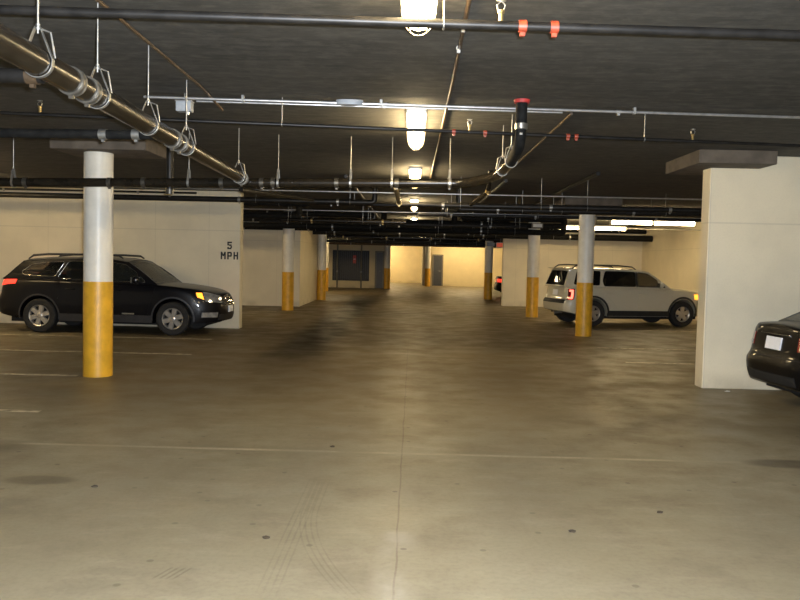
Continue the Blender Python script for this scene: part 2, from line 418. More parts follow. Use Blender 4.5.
# ------------------------------------------------------------------ floor paint and litter
def line(x0, x1, y, label):
    o = MB().box(x0, x1, y - .045, y + .045, 0, .002).build('stall_line', 'line')
    tag(o, label, 'floor line', 'painted stall lines')
line(-9.4, -3.75, 8.0, 'faint painted stall line nearest the viewer on the left floor')
line(-9.4, -4.4, 10.45, 'faint painted stall line running into the nearest left column base')
line(-9.4, -3.6, 13.05, 'faint painted stall line between the nearest left column and dark wagon')
line(-9.4, -3.9, 15.55, 'faint painted stall line along the near side of the dark wagon')
line(3.6, 8.6, 13.4, 'faint painted stall line nearest the right partition wall')
line(3.63, 8.6, 15.7, 'faint painted stall line nearest the column at the beige vehicle')
line(3.9, 8.6, 20.3, 'faint painted stall line along the near side of the beige vehicle')
line(-9.4, -4.1, 24.2, 'faint painted stall line in front of the left stair block')
def scrap(px, py, s, label, m='scrap'):
    H = 262 + (px - 413) * .0227; d = 1280 / (py - H); x = (px - 413) * d / 800
    pts = []
    n = 9
    top = [(math.cos(2 * PI * i / n) * s * random.uniform(.7, 1.3), math.sin(2 * PI * i / n) * s * .6 * random.uniform(.7, 1.3), random.uniform(.004, .012)) for i in range(n)]
    mb = MB(); vs = [(0, 0, .016)] + top + [(a * .8, b * .8, 0) for a, b, c in top]
    fs = [(0, 1 + i, 1 + (i + 1) % n) for i in range(n)] + [(1 + i, 1 + n + i, 1 + n + (i + 1) % n, 1 + (i + 1) % n) for i in range(n)] + [tuple(range(n + n, n, -1))]
    o = mb.add(vs, fs).build('litter_scrap', m, smooth=50); o.location = (x, d, 0); tag(o, label, 'litter', 'scraps of litter on the floor')
scrap(270, 543, .028, 'dark leaf-like scrap on the floor left of the curved tyre marks')
scrap(94, 491, .022, 'small dark scrap beside the oil stain at the left')
scrap(336, 449, .022, 'small dark scrap near the cross joint of the floor')
scrap(581, 535, .024, 'dark scrap on the bare floor right of the long joint')
scrap(668, 515, .022, 'dark scrap on the floor nearest the lower right')
scrap(730, 391.5, .035, 'white scrap at the foot of the right partition wall', 'scrap_w')

# ------------------------------------------------------------------ ceiling lights
def guarded_light(y0, label):
    L = 1.28
    t = empty('ceiling_light', (.0, y0, CEIL), 0, label, 'ceiling light', 'caged lights down the middle of the lane')
    MB().box(-.10, .10, 0, L, -.04, 0).build('housing', 'housing', t, bevel=.012)
    prof = []
    for i in range(11):
        a = PI * i / 10; prof.append((math.cos(a) * .088, -.04 - math.sin(a) ** .7 * .17))
    rows = []
    for y, k in ((.015, .6), (.03, .85), (.06, 1), (L - .06, 1), (L - .03, .85), (L - .015, .6)):
        rows.append([(x * k, y, -.04 + (z + .04) * k) for x, z in prof])
    mb = MB().grid(rows); n = 11
    mb.f.append(tuple(range(n))); mb.f.append(tuple(5 * n + i for i in reversed(range(n))))
    mb.build('diffuser', 'lamp', t, smooth=40)
    w = MB()
    def hoop(y, sc=1.0):
        w.tube([(math.cos(PI * i / 12) * .10 * sc, y, -.04 - math.sin(PI * i / 12) ** .8 * .19 * sc) for i in range(13)], .0035, 6)
    for i in range(9): hoop(.04 + i * (L - .08) / 8)
    for e in (.0, L): hoop(e + (.012 if e == 0 else -.012), .7)
    for a in (30, 60, 90, 120, 150):
        x, z = math.cos(math.radians(a)) * .10, -.04 - math.sin(math.radians(a)) ** .8 * .19
        w.tube([(x * .7, .012, -.04 + (z + .04) * .7), (x, .04, z), (x, L - .04, z), (x * .7, L - .012, -.04 + (z + .04) * .7)], .0035, 6)
    w.build('wire_guard', 'wire', t, smooth=60)
ords = ['caged light at the top edge, nearest the viewer', 'second caged light from the viewer, behind the silver conduit',
        'third caged light from the viewer, above the cross drain pipe', 'fourth caged light, small and low between distant pipes',
        'fifth caged light, tiny dot among distant pipes']
for y0, lb in zip((3.32, 7.92, 12.7, 19.0, 26.9), ords): guarded_light(y0, lb)
guarded_light(3.18 - 4.72, 'caged light of the lane row just behind the viewer')

def strip_light(x0, x1, y, z, label, tubes=2):
    t = empty('strip_light', ((x0 + x1) / 2, y, z), 0, label, 'ceiling light', 'long strip lights')
    h = (x1 - x0) / 2
    MB().box(-h, h, -.10, .10, .03, .09).build('housing', 'housing', t, bevel=.008)
    n = max(1, round((x1 - x0) / 1.22)); w = 2 * h / n
    for i in range(n):
        a, b = -h + i * w + .03, -h + (i + 1) * w - .03
        prof = [(math.cos(PI * q / 10) * .085, .03 - math.sin(PI * q / 10) ** .7 * .10) for q in range(11)]
        mb = MB().grid([[(x, y, z) for y, z in prof] for x in (a, b)]); mb.f += [tuple(range(11)), tuple(range(21, 10, -1))]
        mb.build('diffuser', 'tube', t, smooth=40)
        for e in (a - .03, b): MB().box(e, e + .03, -.09, .09, -.075, .03).build('end_cap', 'housing', t)
    for xx in (-h * .7, h * .7):
        MB().tube([(xx, 0, .09), (xx, 0, CEIL - z)], .006, 6).build('hanger_rod', 'galv', t)
strip_light(5.6, 8.0, 23, 2.88, 'long strip light nearest above the beige vehicle')
strip_light(4.85, 7.1, 27, 2.88, 'long strip light farther behind, above the beige vehicle tail')
strip_light(-.25, .65, 34, 2.84, 'short strip light crossing the lane far away')
strip_light(-3.4, -1.0, 57.0, 2.85, 'added long strip light over the far end recess')  # added to brighten the wall at the end of the lane
strip_light(-2.9, .4, 58.8, 2.92, 'added long strip light at the very end of the lane')  # another added fixture, more light on the end wall
strip_light(-4.6, -1.4, 60.2, 2.92, 'added long strip light in the left corner of the far recess')  # added likewise, lifts the left part of the end wall
strip_light(1.6, 5.0, 53.2, 2.92, 'added long strip light close to the far right wall')  # added to brighten the far right wall
strip_light(5.4, 8.2, 50.5, 2.85, 'added long strip light in the far right corner')  # added fixture that lights the far right corner
strip_light(2.2, 4.6, 51.5, 2.85, 'added long strip light before the far right wall')  # added as a second source for the far right wall
strip_light(-5.4, -3.0, 39.4, 2.90, 'added long strip light high in the lane before the grille')  # added to light the wall around the grille
strip_light(-8.4, -6.0, 22.2, 2.88, 'added unseen strip light in the bay behind the left partition')  # added out of sight behind the partition to light the stair block face
strip_light(-9.45, -7.9, 14.8, 2.88, 'added unseen strip light in the left bay before the dark wagon')  # added out of view to warm the partition behind the wagon
strip_light(-8.6, -6.2, 41, 2.85, 'added long strip light in the far left bay')  # added extra light for the far left bay

# ------------------------------------------------------------------ pipes
def arc3(a, b, c, r, n=7):                                 # rounded corner at b
    a, b, c = Vector(a), Vector(b), Vector(c); u = (a - b).normalized(); v = (c - b).normalized()
    p, q = b + u * r, b + v * r
    return [tuple((1 - t) ** 2 * p + 2 * t * (1 - t) * b + t * t * q) for t in [i / (n - 1) for i in range(n)]]
def route(pts, r):
    out = [tuple(pts[0])]
    for i in range(1, len(pts) - 1): out += arc3(pts[i - 1], pts[i], pts[i + 1], r)
    return out + [tuple(pts[-1])]
def pipe(name, pts, r, m, label, cat='pipe', couplings=(), cm='steelband', bend=.08, group=None, clen=.06, cr=1.12):
    o = MB().tube(route(pts, bend) if len(pts) > 2 else pts, r, 18 if r > .03 else 10).build(name, m, smooth=50)
    tag(o, label, cat, group)
    for c in couplings:                                    # (point, direction[, material])
        p = Vector(c[0]); d = Vector(c[1]).normalized()
        mb = MB().tube([p - d * clen / 2, p + d * clen / 2], r * cr, 18)
        for s in (-.3, .3): mb.tube([p + d * clen * (s - .05), p + d * clen * (s + .05)], r * cr * 1.03, 18)
        mb.box(p.x - .012, p.x + .012, p.y - .012, p.y + .012, p.z - r * cr - .018, p.z - r * cr)
        mb.build('coupling', c[2] if len(c) > 2 else cm, o, smooth=40)
    return o
def lerp(a, b, t): return tuple(x + (y - x) * t for x, y in zip(a, b))
def hanger(p, axis, r, label, group):                      # clevis strap round the pipe plus threaded rod to the slab
    t = empty('pipe_hanger', p, math.atan2(axis[1], axis[0]), label, 'pipe hanger', group)
    top = r * 1.0 + .10; R = r + .004; prof = []
    for i in range(17):
        a = math.radians(200 + 140 * i / 16) 
        prof.append((math.cos(a) * R, math.sin(a) * R))
    prof = [(-.012, top)] + [(-R, r * .15)] + prof[0:] + [(R, r * .15), (.012, top)]
    W = .013
    rows = [[(-W, y, z) for y, z in prof], [(W, y, z) for y, z in prof]]
    def off(v):
        d = Vector((0, v.y, v.z)); d = d.normalized() if d.length else Vector((0, 0, 1)); return d * .004
    MB().grid(rows, off).build('clevis', 'galv', t)
    MB().tube([(0, 0, top - .03), (0, 0, CEIL - p[2])], .0055, 8).build('rod', 'galv', t)
    MB().tube([(0, 0, top - .012), (0, 0, top)], .012, 6).tube([(0, 0, top + .006), (0, 0, top + .016)], .011, 6).build('nut', 'galv', t)
    MB().tube([(0, -R - .012, r * .3), (0, -R * .72 - .01, top * .86), (0, -.02, top * .95)], .005, 6).build('hook', 'galv', t)

# big drain along the left of the lane
A, B = (-1.80, 2.4, 2.53), (-2.06, 9.69, 2.545)
ax = Vector(B) - Vector(A); at = lambda y: lerp(A, B, (y - A[1]) / (B[1] - A[1]))
pipe('drain_pipe', [A, B], .068, 'drain', 'large brown-black drain pipe running away along the upper left', 'pipe',
     [(at(4.35), ax), (at(4.58), ax), (at(6.4), ax), (at(6.62), ax), (at(9.5), ax)], 'band', clen=.07)
for y, lb in ((3.93, 'clevis hanger nearest the viewer on the large left drain pipe'), (4.74, 'second clevis hanger along the large left drain pipe'),
              (5.75, 'third clevis hanger along the large left drain pipe'), (6.85, 'fourth clevis hanger, near the middle of the left drain'), (9.3, 'clevis hanger at the far end of the left drain')):
    hanger(at(y), ax, .068, lb, 'hangers on the left drain pipe')
# cross drain
Z2 = lambda x: 2.555 + x * .019
pipe('drain_pipe', [(-9.48, 9.75, Z2(-9.48)), (.62, 9.75, Z2(.62)), (.93, 9.2, 2.60), (.963, 8.2, 2.63)], .054, 'drain',
     'long cross drain pipe from far left bending toward the viewer right of the lights', 'pipe',
     [((x, 9.75, Z2(x)), (1, 0, .019)) for x in (-4.75, -3.72, -3.3, -2.35, -1.86, -1.72, -.95, -.22, .42)], 'band', bend=.16, clen=.05)
pipe('riser_pipe', [(.963, 8.2, 2.63), (.96, 7.44, 2.69), (.96, 7.4, CEIL - .002)], .052, 'foam', 'black riser pipe bending up into the red ceiling collar', 'pipe', [((.96, 7.4, 2.86), (0, 0, 1))], bend=.2, clen=.05)
o = MB().lathe([(.053, 0), (.07, 0), (.075, .03), (.053, .03)], 24).build('firestop_collar', 'red', smooth=40); o.location = (.96, 7.4, CEIL - .03)
tag(o, 'red firestop collar where the drain pipe enters the ceiling', 'collar')
for x, lb in ((-4.9, 'hanger on the cross drain left of the nearest column'), (-2.75, 'hanger on the cross drain right of the nearest column'), (-1.66, 'hanger on the cross drain just past the left drain'), (-.78, 'hanger on the cross drain left of the lights'),
              (-.28, 'hanger on the cross drain close to the lights'), (.42, 'hanger on the cross drain right of the lights')):
    hanger((x, 9.75, Z2(x)), (1, 0, 0), .054, lb, 'hangers on the cross drain pipe')
for q, lb in (((.945, 8.75, 2.614), 'hanger on the sloping bend of the cross drain'), ((.963, 8.12, 2.632), 'hanger at the top of the bend under the riser')):
    hanger(q, (.05, -1, 0), .054, lb, 'hangers on the cross drain pipe')
# branches into the big drain
pipe('branch_pipe', [(-9.5, 6.35, 2.50), (-2.004, 6.2, 2.535)], .036, 'foam', 'lumpy black insulated branch pipe behind the left drain pipe', 'pipe',
     [((-2.16, 6.2, 2.535), (1, 0, 0)), ((-2.42, 6.21, 2.532), (1, 0, 0))], 'galv')
pipe('branch_pipe', [(-9.5, 4.2, 2.47), (-1.932, 4.15, 2.515)], .038, 'black_pipe', 'short black branch pipe at the left edge of the view', 'pipe', [((-1.985, 4.15, 2.514), (1, 0, 0), 'copper')])
pipe('drop_pipe', [(-3.02, 9.87, CEIL - .002), (-3.02, 9.87, 2.37)], .042, 'black_pipe', 'short black vertical pipe hanging behind the cross drain', 'pipe', [((-3.02, 9.87, 2.40), (0, 0, 1))], 'band')
# sprinkler mains
ys = lambda x: 7.65 + .12 * x
yc = lambda x: 7.52 + .06 * x
yt = lambda x: 4.047 + .045 * x
pipe('sprinkler_pipe', [(-9.5, 3.62, 2.79), (8.7, 4.44, 2.79)], .024, 'black_pipe', 'black sprinkler pipe nearest the viewer, crossing below the first light', 'pipe',
     [((.52, 4.073, 2.79), (1, 0, 0), 'orange'), ((.68, 4.081, 2.79), (1, 0, 0), 'orange')], clen=.04, cr=1.3)
pipe('sprinkler_pipe', [(-9.5, ys(-9.5), 2.86), (8.7, ys(8.7), 2.84)], .017, 'black_pipe', 'thin black sprinkler pipe crossing below the second light', 'pipe',
     [((x, ys(x), 2.85), (1, 0, 0), 'orange') for x in (.36, .66, 1.47, 1.55)], clen=.035, cr=1.35)
def sprinkler(x, y, z, label, up=True):
    t = empty('sprinkler', (x, y, z), 0, label, 'sprinkler', 'upright sprinkler heads')
    MB().lathe([(.012, 0), (.012, .04), (.018, .04), (.018, .055)], 10).build('stem', 'brass', t)
    MB().tube([(-.014, 0, .055), (-.02, 0, .08), (0, 0, .10), (.02, 0, .08), (.014, 0, .055)], .004, 6).build('frame_arms', 'steelband', t)
    MB().lathe([(.006, .098), (.024, .100), (.024, .104), (.006, .106)], 12).build('deflector', 'steelband', t)
sprinkler(.41, yt(.41), 2.81, 'sprinkler head above the nearest sprinkler pipe'); sprinkler(.51, ys(.51), 2.866, 'sprinkler head on the thin pipe right of the second light')
sprinkler(2.72, ys(2.72), 2.862, 'sprinkler head on the thin pipe near the right drop panel'); sprinkler(-3.4, ys(-3.4), 2.874, 'sprinkler head on the thin pipe at the left')
# rods of the sprinkler mains
def rod(x, y, z, r, label, group='loop hangers of the sprinkler pipes'):
    t = empty('loop_hanger', (x, y, z), 0, label, 'pipe hanger', group)
    MB().tube([(0, math.cos(2 * PI * i / 16) * (r + .005), math.sin(2 * PI * i / 16) * (r + .005)) for i in range(16)], .0045, 6, closed=True).build('ring', 'galv', t)
    MB().tube([(0, 0, r + .004), (0, 0, CEIL - z)], .005, 6).build('rod', 'galv', t)
rod(.125, yt(.125), 2.79, .024, 'pale loop hanger on the nearest sprinkler pipe beside the first light')
rod(2.9, yt(2.9), 2.79, .024, 'loop hanger on the nearest sprinkler pipe at the right'); rod(-2.9, yt(-2.9), 2.79, .024, 'loop hanger on the nearest sprinkler pipe at the left')
rod(2.23, ys(2.23), 2.848, .017, 'loop hanger on the thin sprinkler pipe near the right drop panel')
rod(-1.25, ys(-1.25), 2.855, .017, 'loop hanger on the thin sprinkler pipe left of the lights')
# conduits across
o = pipe('conduit', [(-2.5, yc(-2.5), 3.055), (8.7, yc(8.7), 3.055)], .013, 'conduit', 'silver conduit crossing the ceiling in front of the second light', 'conduit',
     [((x, yc(x), 3.055), (1, 0, 0), 'conduit') for x in (-.30, 1.9)], clen=.05, cr=1.25)
for x, lb in ((-.33, 0), (2.05, 0), (-1.6, 0)):
    MB().box(x - .012, x + .012, yc(x) - .02, yc(x) + .02, 3.036, CEIL - .003).build('strap', 'galv', o)
MB().lathe([(.0, 0), (.055, .0), (.06, .03), (.06, .045)], 20, Matrix.Translation((-.62, yc(-.62) - .02, 3.035)) @ Matrix.Diagonal((2.1, .8, 1, 1))).build('junction_cover', 'greybox', o, smooth=40)
pipe('conduit', [(-2.1, 7.68, 3.085), (1.42, 7.89, 3.085)], .010, 'conduit', 'thinner silver conduit just behind the bright silver one', 'conduit')
t = empty('junction_box', (-2.13, yc(-2.13), 2.98), 0, 'grey electrical box hung at the left end of the silver conduit', 'box')
MB().box(-.07, .07, -.05, .05, -.05, .04).build('box_body', 'greybox', t, bevel=.006)
MB().box(-.075, .075, -.055, .055, .04, .047).build('cover', 'conduit', t)
MB().tube([(0, 0, .04), (0, 0, .12)], .006, 6).build('rod', 'galv', t)
MB().tube([(.03, 0, -.05), (.03, 0, -.075)], .014, 8).build('connector', 'conduit', t)
# conduits along the lane
pipe('copper_tube', [(-1.85, 1.0, 3.08), (-1.88, 7.05, 3.08), (-1.95, 8.1, 3.08)], .012, 'copper', 'brown tube on the ceiling above the left drain pipe', 'tube', bend=.15)
pipe('copper_tube', [(.27, .8, 3.08), (.29, 7, 3.08), (.27, 16, 3.08)], .014, 'copper', 'brown tube on the ceiling just right of the lights', 'tube',
     [((.28, 5.1, 3.08), (0, 1, 0), 'galv'), ((.28, 5.6, 3.08), (0, 1, 0), 'galv')], bend=.3, clen=.03, cr=1.2)
pipe('copper_tube', [(1.52, 7.95, 3.086), (1.5, 12.5, 3.086)], .014, 'copper', 'brown tube on the ceiling right of the riser pipe', 'tube')
# lane branch from the cross drain to the next cross run
pipe('branch_pipe', [(-.24, 9.80, 2.56), (-.26, 13.95, 2.60)], .04, 'drain', 'short drain branch running away below the lights', 'pipe', [((-.24, 10.1, 2.563), (0, 1, 0)), ((-.26, 13.7, 2.598), (0, 1, 0))], 'brass')
# distant cross runs
runs = [(-.3, 8.7, 14.0, 2.60, .045, 'black_pipe', 'dark cross pipe first behind the cross drain, right of the lights', 'pipe'),
        (-9.5, 8.7, 15.6, 2.93, .014, 'conduit', 'thin pale conduit crossing behind the cross drain', 'conduit'),
        (-9.5, -.8, 16.2, 2.78, .055, 'black_pipe', 'dark cross pipe above the partition behind the wagon', 'pipe'),
        (-9.5, -4.6, 16.9, 2.95, .022, 'black_pipe', 'thin dark pipe along the top of the partition behind the wagon', 'pipe'),
        (-2.6, 8.7, 17.4, 2.82, .030, 'black_pipe', 'thin dark cross pipe beside the column by the beige vehicle', 'pipe'),
        (-3.4, -.2, 20.4, 2.60, .050, 'drain', 'brown cross pipe left of the fourth light', 'pipe'),
        (.1, 8.7, 19.5, 2.76, .040, 'black_pipe', 'dark cross pipe right of the fourth light', 'pipe'),
        (-9.5, 8.7, 21.6, 2.93, .014, 'conduit', 'pale conduit crossing the middle of the lane', 'conduit'),
        (-4.4, 3.2, 22.8, 2.66, .034, 'black_pipe', 'dark cross pipe in front of the second left column', 'pipe'),
        (-9.5, -.9, 24.0, 2.60, .085, 'foam', 'lowest black insulated pipe across the second left column top', 'pipe'),
        (-9.5, -.9, 24.2, 2.79, .080, 'foam', 'middle black insulated pipe across the second left column top', 'pipe'),
        (-9.5, -1.2, 24.1, 2.97, .075, 'foam', 'topmost black insulated pipe across the second left column top', 'pipe'),
        (1.2, 4.45, 23.9, 2.56, .085, 'foam', 'lowest black pipe across the column behind the beige vehicle', 'pipe'),
        (1.2, 4.45, 23.8, 2.75, .080, 'foam', 'middle black pipe across the column behind the beige vehicle', 'pipe'),
        (1.4, 4.45, 23.9, 2.94, .080, 'foam', 'topmost black pipe across the column behind the beige vehicle', 'pipe'),
        (-9.5, -2.5, 19.0, 2.92, .075, 'foam', 'black insulated pipe just behind the left partition', 'pipe'),
        (-9.5, -3.0, 20.9, 2.72, .085, 'foam', 'thick black insulated pipe over the bay behind the left partition', 'pipe'),
        (.9, 8.7, 16.4, 2.70, .055, 'black_pipe', 'black pipe low in front of the beige vehicle column top', 'pipe'),
        (.7, 8.7, 20.6, 2.96, .06, 'foam', 'black insulated pipe high over the beige vehicle bay', 'pipe'),
        (-9.5, 3.0, 26.2, 2.63, .085, 'foam', 'thick black insulated cross pipe before the stair block face', 'pipe'),
        (-9.5, 3.0, 25.6, 2.86, .075, 'foam', 'black insulated cross pipe above the second left column', 'pipe'),
        (-9.5, 3.0, 26.6, 2.93, .07, 'foam', 'upper black cross pipe close to the ceiling before the stair block', 'pipe'),
        (3.3, 8.7, 24.1, 2.74, .014, 'conduit', 'pale conduit before the partition behind the beige vehicle', 'conduit'),
        (-3.7, 8.7, 29.4, 2.64, .11, 'foam', 'thick black cross pipe along the top of the right bay partition', 'pipe'),
        (-3.7, 8.7, 30.2, 2.92, .080, 'foam', 'black cross pipe in the corner above the right bay partition', 'pipe'),
        (-3.7, 3.3, 33.0, 2.58, .045, 'drain', 'distant brown cross pipe before the crossing tube light', 'pipe'),
        (-4.4, 8.7, 35.2, 2.66, .06, 'black_pipe', 'distant dark cross pipe behind the crossing tube light', 'pipe'),
        (-9.5, 8.7, 38.2, 2.52, .06, 'black_pipe', 'low distant dark cross pipe', 'pipe'),
        (-9.5, 8.7, 40.5, 2.75, .08, 'foam', 'farthest thick black cross pipe before the dark beam', 'pipe'),
        (-9.5, 8.7, 43.2, 2.50, .05, 'copper', 'farthest brown pipe along the dark beam', 'pipe')]
for x0, x1, y, z, r, m, lb, cat in runs:
    cps = []
    if r > .02:
        x = x0 + .8
        while x < x1 - .4 and len(cps) < 5: cps.append(((x, y, z), (1, 0, 0))); x += random.uniform(1.4, 3.2)
    pts = [(x0, y, z), (x1, y, z)]
    if r > .05 and x1 < 8: pts = [(x0, y, z), (x1, y, z), (x1, y, CEIL - .004)]
    if r > .05 and x0 > -3: pts = [(x0, y, CEIL - .004)] + pts
    if r > .05 and len(pts) > 2 and CEIL - z < .2: pts = [(x0, y, z), (x1, y, z)]
    pipe('cross_pipe' if cat == 'pipe' else 'conduit', pts, r, m, lb, cat, cps, 'brass' if m == 'drain' else 'galv', clen=.05)
    if r > .02:
        xs = [x for x in (-3.2, -1.3, .8, 2.2, 3.0, 5.1) if x0 + .1 < x < x1 - .1]
        for i, x in enumerate(xs):
            where = {-3.2: 'far left', -1.3: 'left', .8: 'middle right', 2.2: 'right', 3.0: 'second right', 5.1: 'far right'}[x]
            rod(x, y, z, r, '%s loop hanger of the %s' % (where, ' '.join(lb.split()[:10])), 'loop hangers of the distant cross pipes')
# second-row verticals and slanted runs
pipe('cross_pipe', [(-2.6, 12.0, 2.62), (-1.9, 15.0, 2.72)], .035, 'black_pipe', 'slanting dark pipe beyond the end of the left drain', 'pipe')
pipe('lane_pipe', [(-3.0, 16, 3.065), (-3.0, 43.6, 3.065)], .032, 'black_pipe', 'dark pipe running away high along the left side of the lane', 'pipe')
pipe('lane_pipe', [(-1.2, 14, 3.065), (-1.2, 43.6, 3.065)], .032, 'black_pipe', 'dark pipe running away high left of the lights', 'pipe')
pipe('lane_pipe', [(1.6, 14.2, 3.065), (1.6, 43.6, 3.065)], .032, 'black_pipe', 'dark pipe running away right of the lights', 'pipe')
pipe('lane_pipe', [(2.9, 12.8, 3.065), (2.9, 43.6, 3.065)], .032, 'black_pipe', 'dark pipe running away high along the right side of the lane', 'pipe')
pipe('branch_pipe', [(.98, 13.9, 2.62), (1.2, 13.2, 2.78), (1.22, 13.0, CEIL)], .04, 'drain', 'brown elbow pipe rising to the ceiling behind the cross drain', 'pipe', [((1.2, 13.2, 2.79), (0, -.4, 1))], 'brass', bend=.06)
o = MB().box(-.16, .16, -.06, .06, -.07, .07).build('electrical_box', 'frame_grey', bevel=.008); o.location = (fx(536, 23.6), 23.66, 2.75)
tag(o, 'small pale box on the black pipes above the column behind the beige vehicle', 'box')
MB().box(-.13, .13, -.066, -.06, -.045, .045).build('cover', 'housing', o)

# ------------------------------------------------------------------ cars
def interp(tab, x):
    if x <= tab[0][0]: return tab[0][1]
    for (a, va), (b, vb) in zip(tab, tab[1:]):
        if x <= b:
            t = (x - a) / (b - a); return va + (vb - va) * t
    return tab[-1][1]
def smoothtab(tab, n=3):                                    # soften a polyline table
    for _ in range(n):
        out = [tab[0]]
        for (a, va), (b, vb) in zip(tab, tab[1:]):
            out += [(a * .75 + b * .25, va * .75 + vb * .25), (a * .25 + b * .75, va * .25 + vb * .75)]
        tab = out + [tab[-1]]
    return tab

def fill2d(outer, holes, fn, thick, name, m, parent):
    """flat outline with holes, mapped through fn and given thickness"""
    bm = bmesh.new()
    def loop(pts):
        vs = [bm.verts.new((p[0], p[1], 0)) for p in pts]
        for a, b in zip(vs, vs[1:] + vs[:1]): bm.edges.new((a, b))
    loop(outer)
    for h in holes: loop(h)
    bmesh.ops.triangle_fill(bm, use_beauty=True, use_dissolve=False, edges=bm.edges[:])
    for v in bm.verts:
        v.co = Vector(fn(v.co.x, v.co.y))
    geom = bm.faces[:]
    r = bmesh.ops.extrude_face_region(bm, geom=geom)
    for v in r['geom']:
        if isinstance(v, bmesh.types.BMVert): v.co += Vector(thick)
    bmesh.ops.recalc_face_normals(bm, faces=bm.faces[:])
    me = bpy.data.meshes.new(name); bm.to_mesh(me); bm.free(); me.materials.append(M[m])
    o = bpy.data.objects.new(name, me); COL.objects.link(o); o.parent = parent
    return o
def inset(poly, d):
    n = len(poly); out = []
    area = sum(poly[i][0] * poly[(i + 1) % n][1] - poly[(i + 1) % n][0] * poly[i][1] for i in range(n))
    s = 1 if area > 0 else -1
    for i in range(n):
        p0, p1, p2 = Vector(poly[i - 1]), Vector(poly[i]), Vector(poly[(i + 1) % n])
        e1 = (p1 - p0).normalized(); e2 = (p2 - p1).normalized()
        n1 = Vector((-e1.y, e1.x)) * s; n2 = Vector((-e2.y, e2.x)) * s
        b = (n1 + n2); b = b / max(.3, b.length_squared / 2) if b.length > 0 else n1
        out.append(tuple(p1 + b * d))
    return out
def rounded(poly, r, n=4):
    out = []; N = len(poly)
    for i in range(N):
        a, b, c = Vector(poly[i - 1]), Vector(poly[i]), Vector(poly[(i + 1) % N])
        k = min(r, (a - b).length * .45, (c - b).length * .45)
        p, q = b + (a - b).normalized() * k, b + (c - b).normalized() * k
        for j in range(n):
            t = j / (n - 1); out.append(tuple((1 - t) ** 2 * p + 2 * t * (1 - t) * b + t * t * q))
    return out

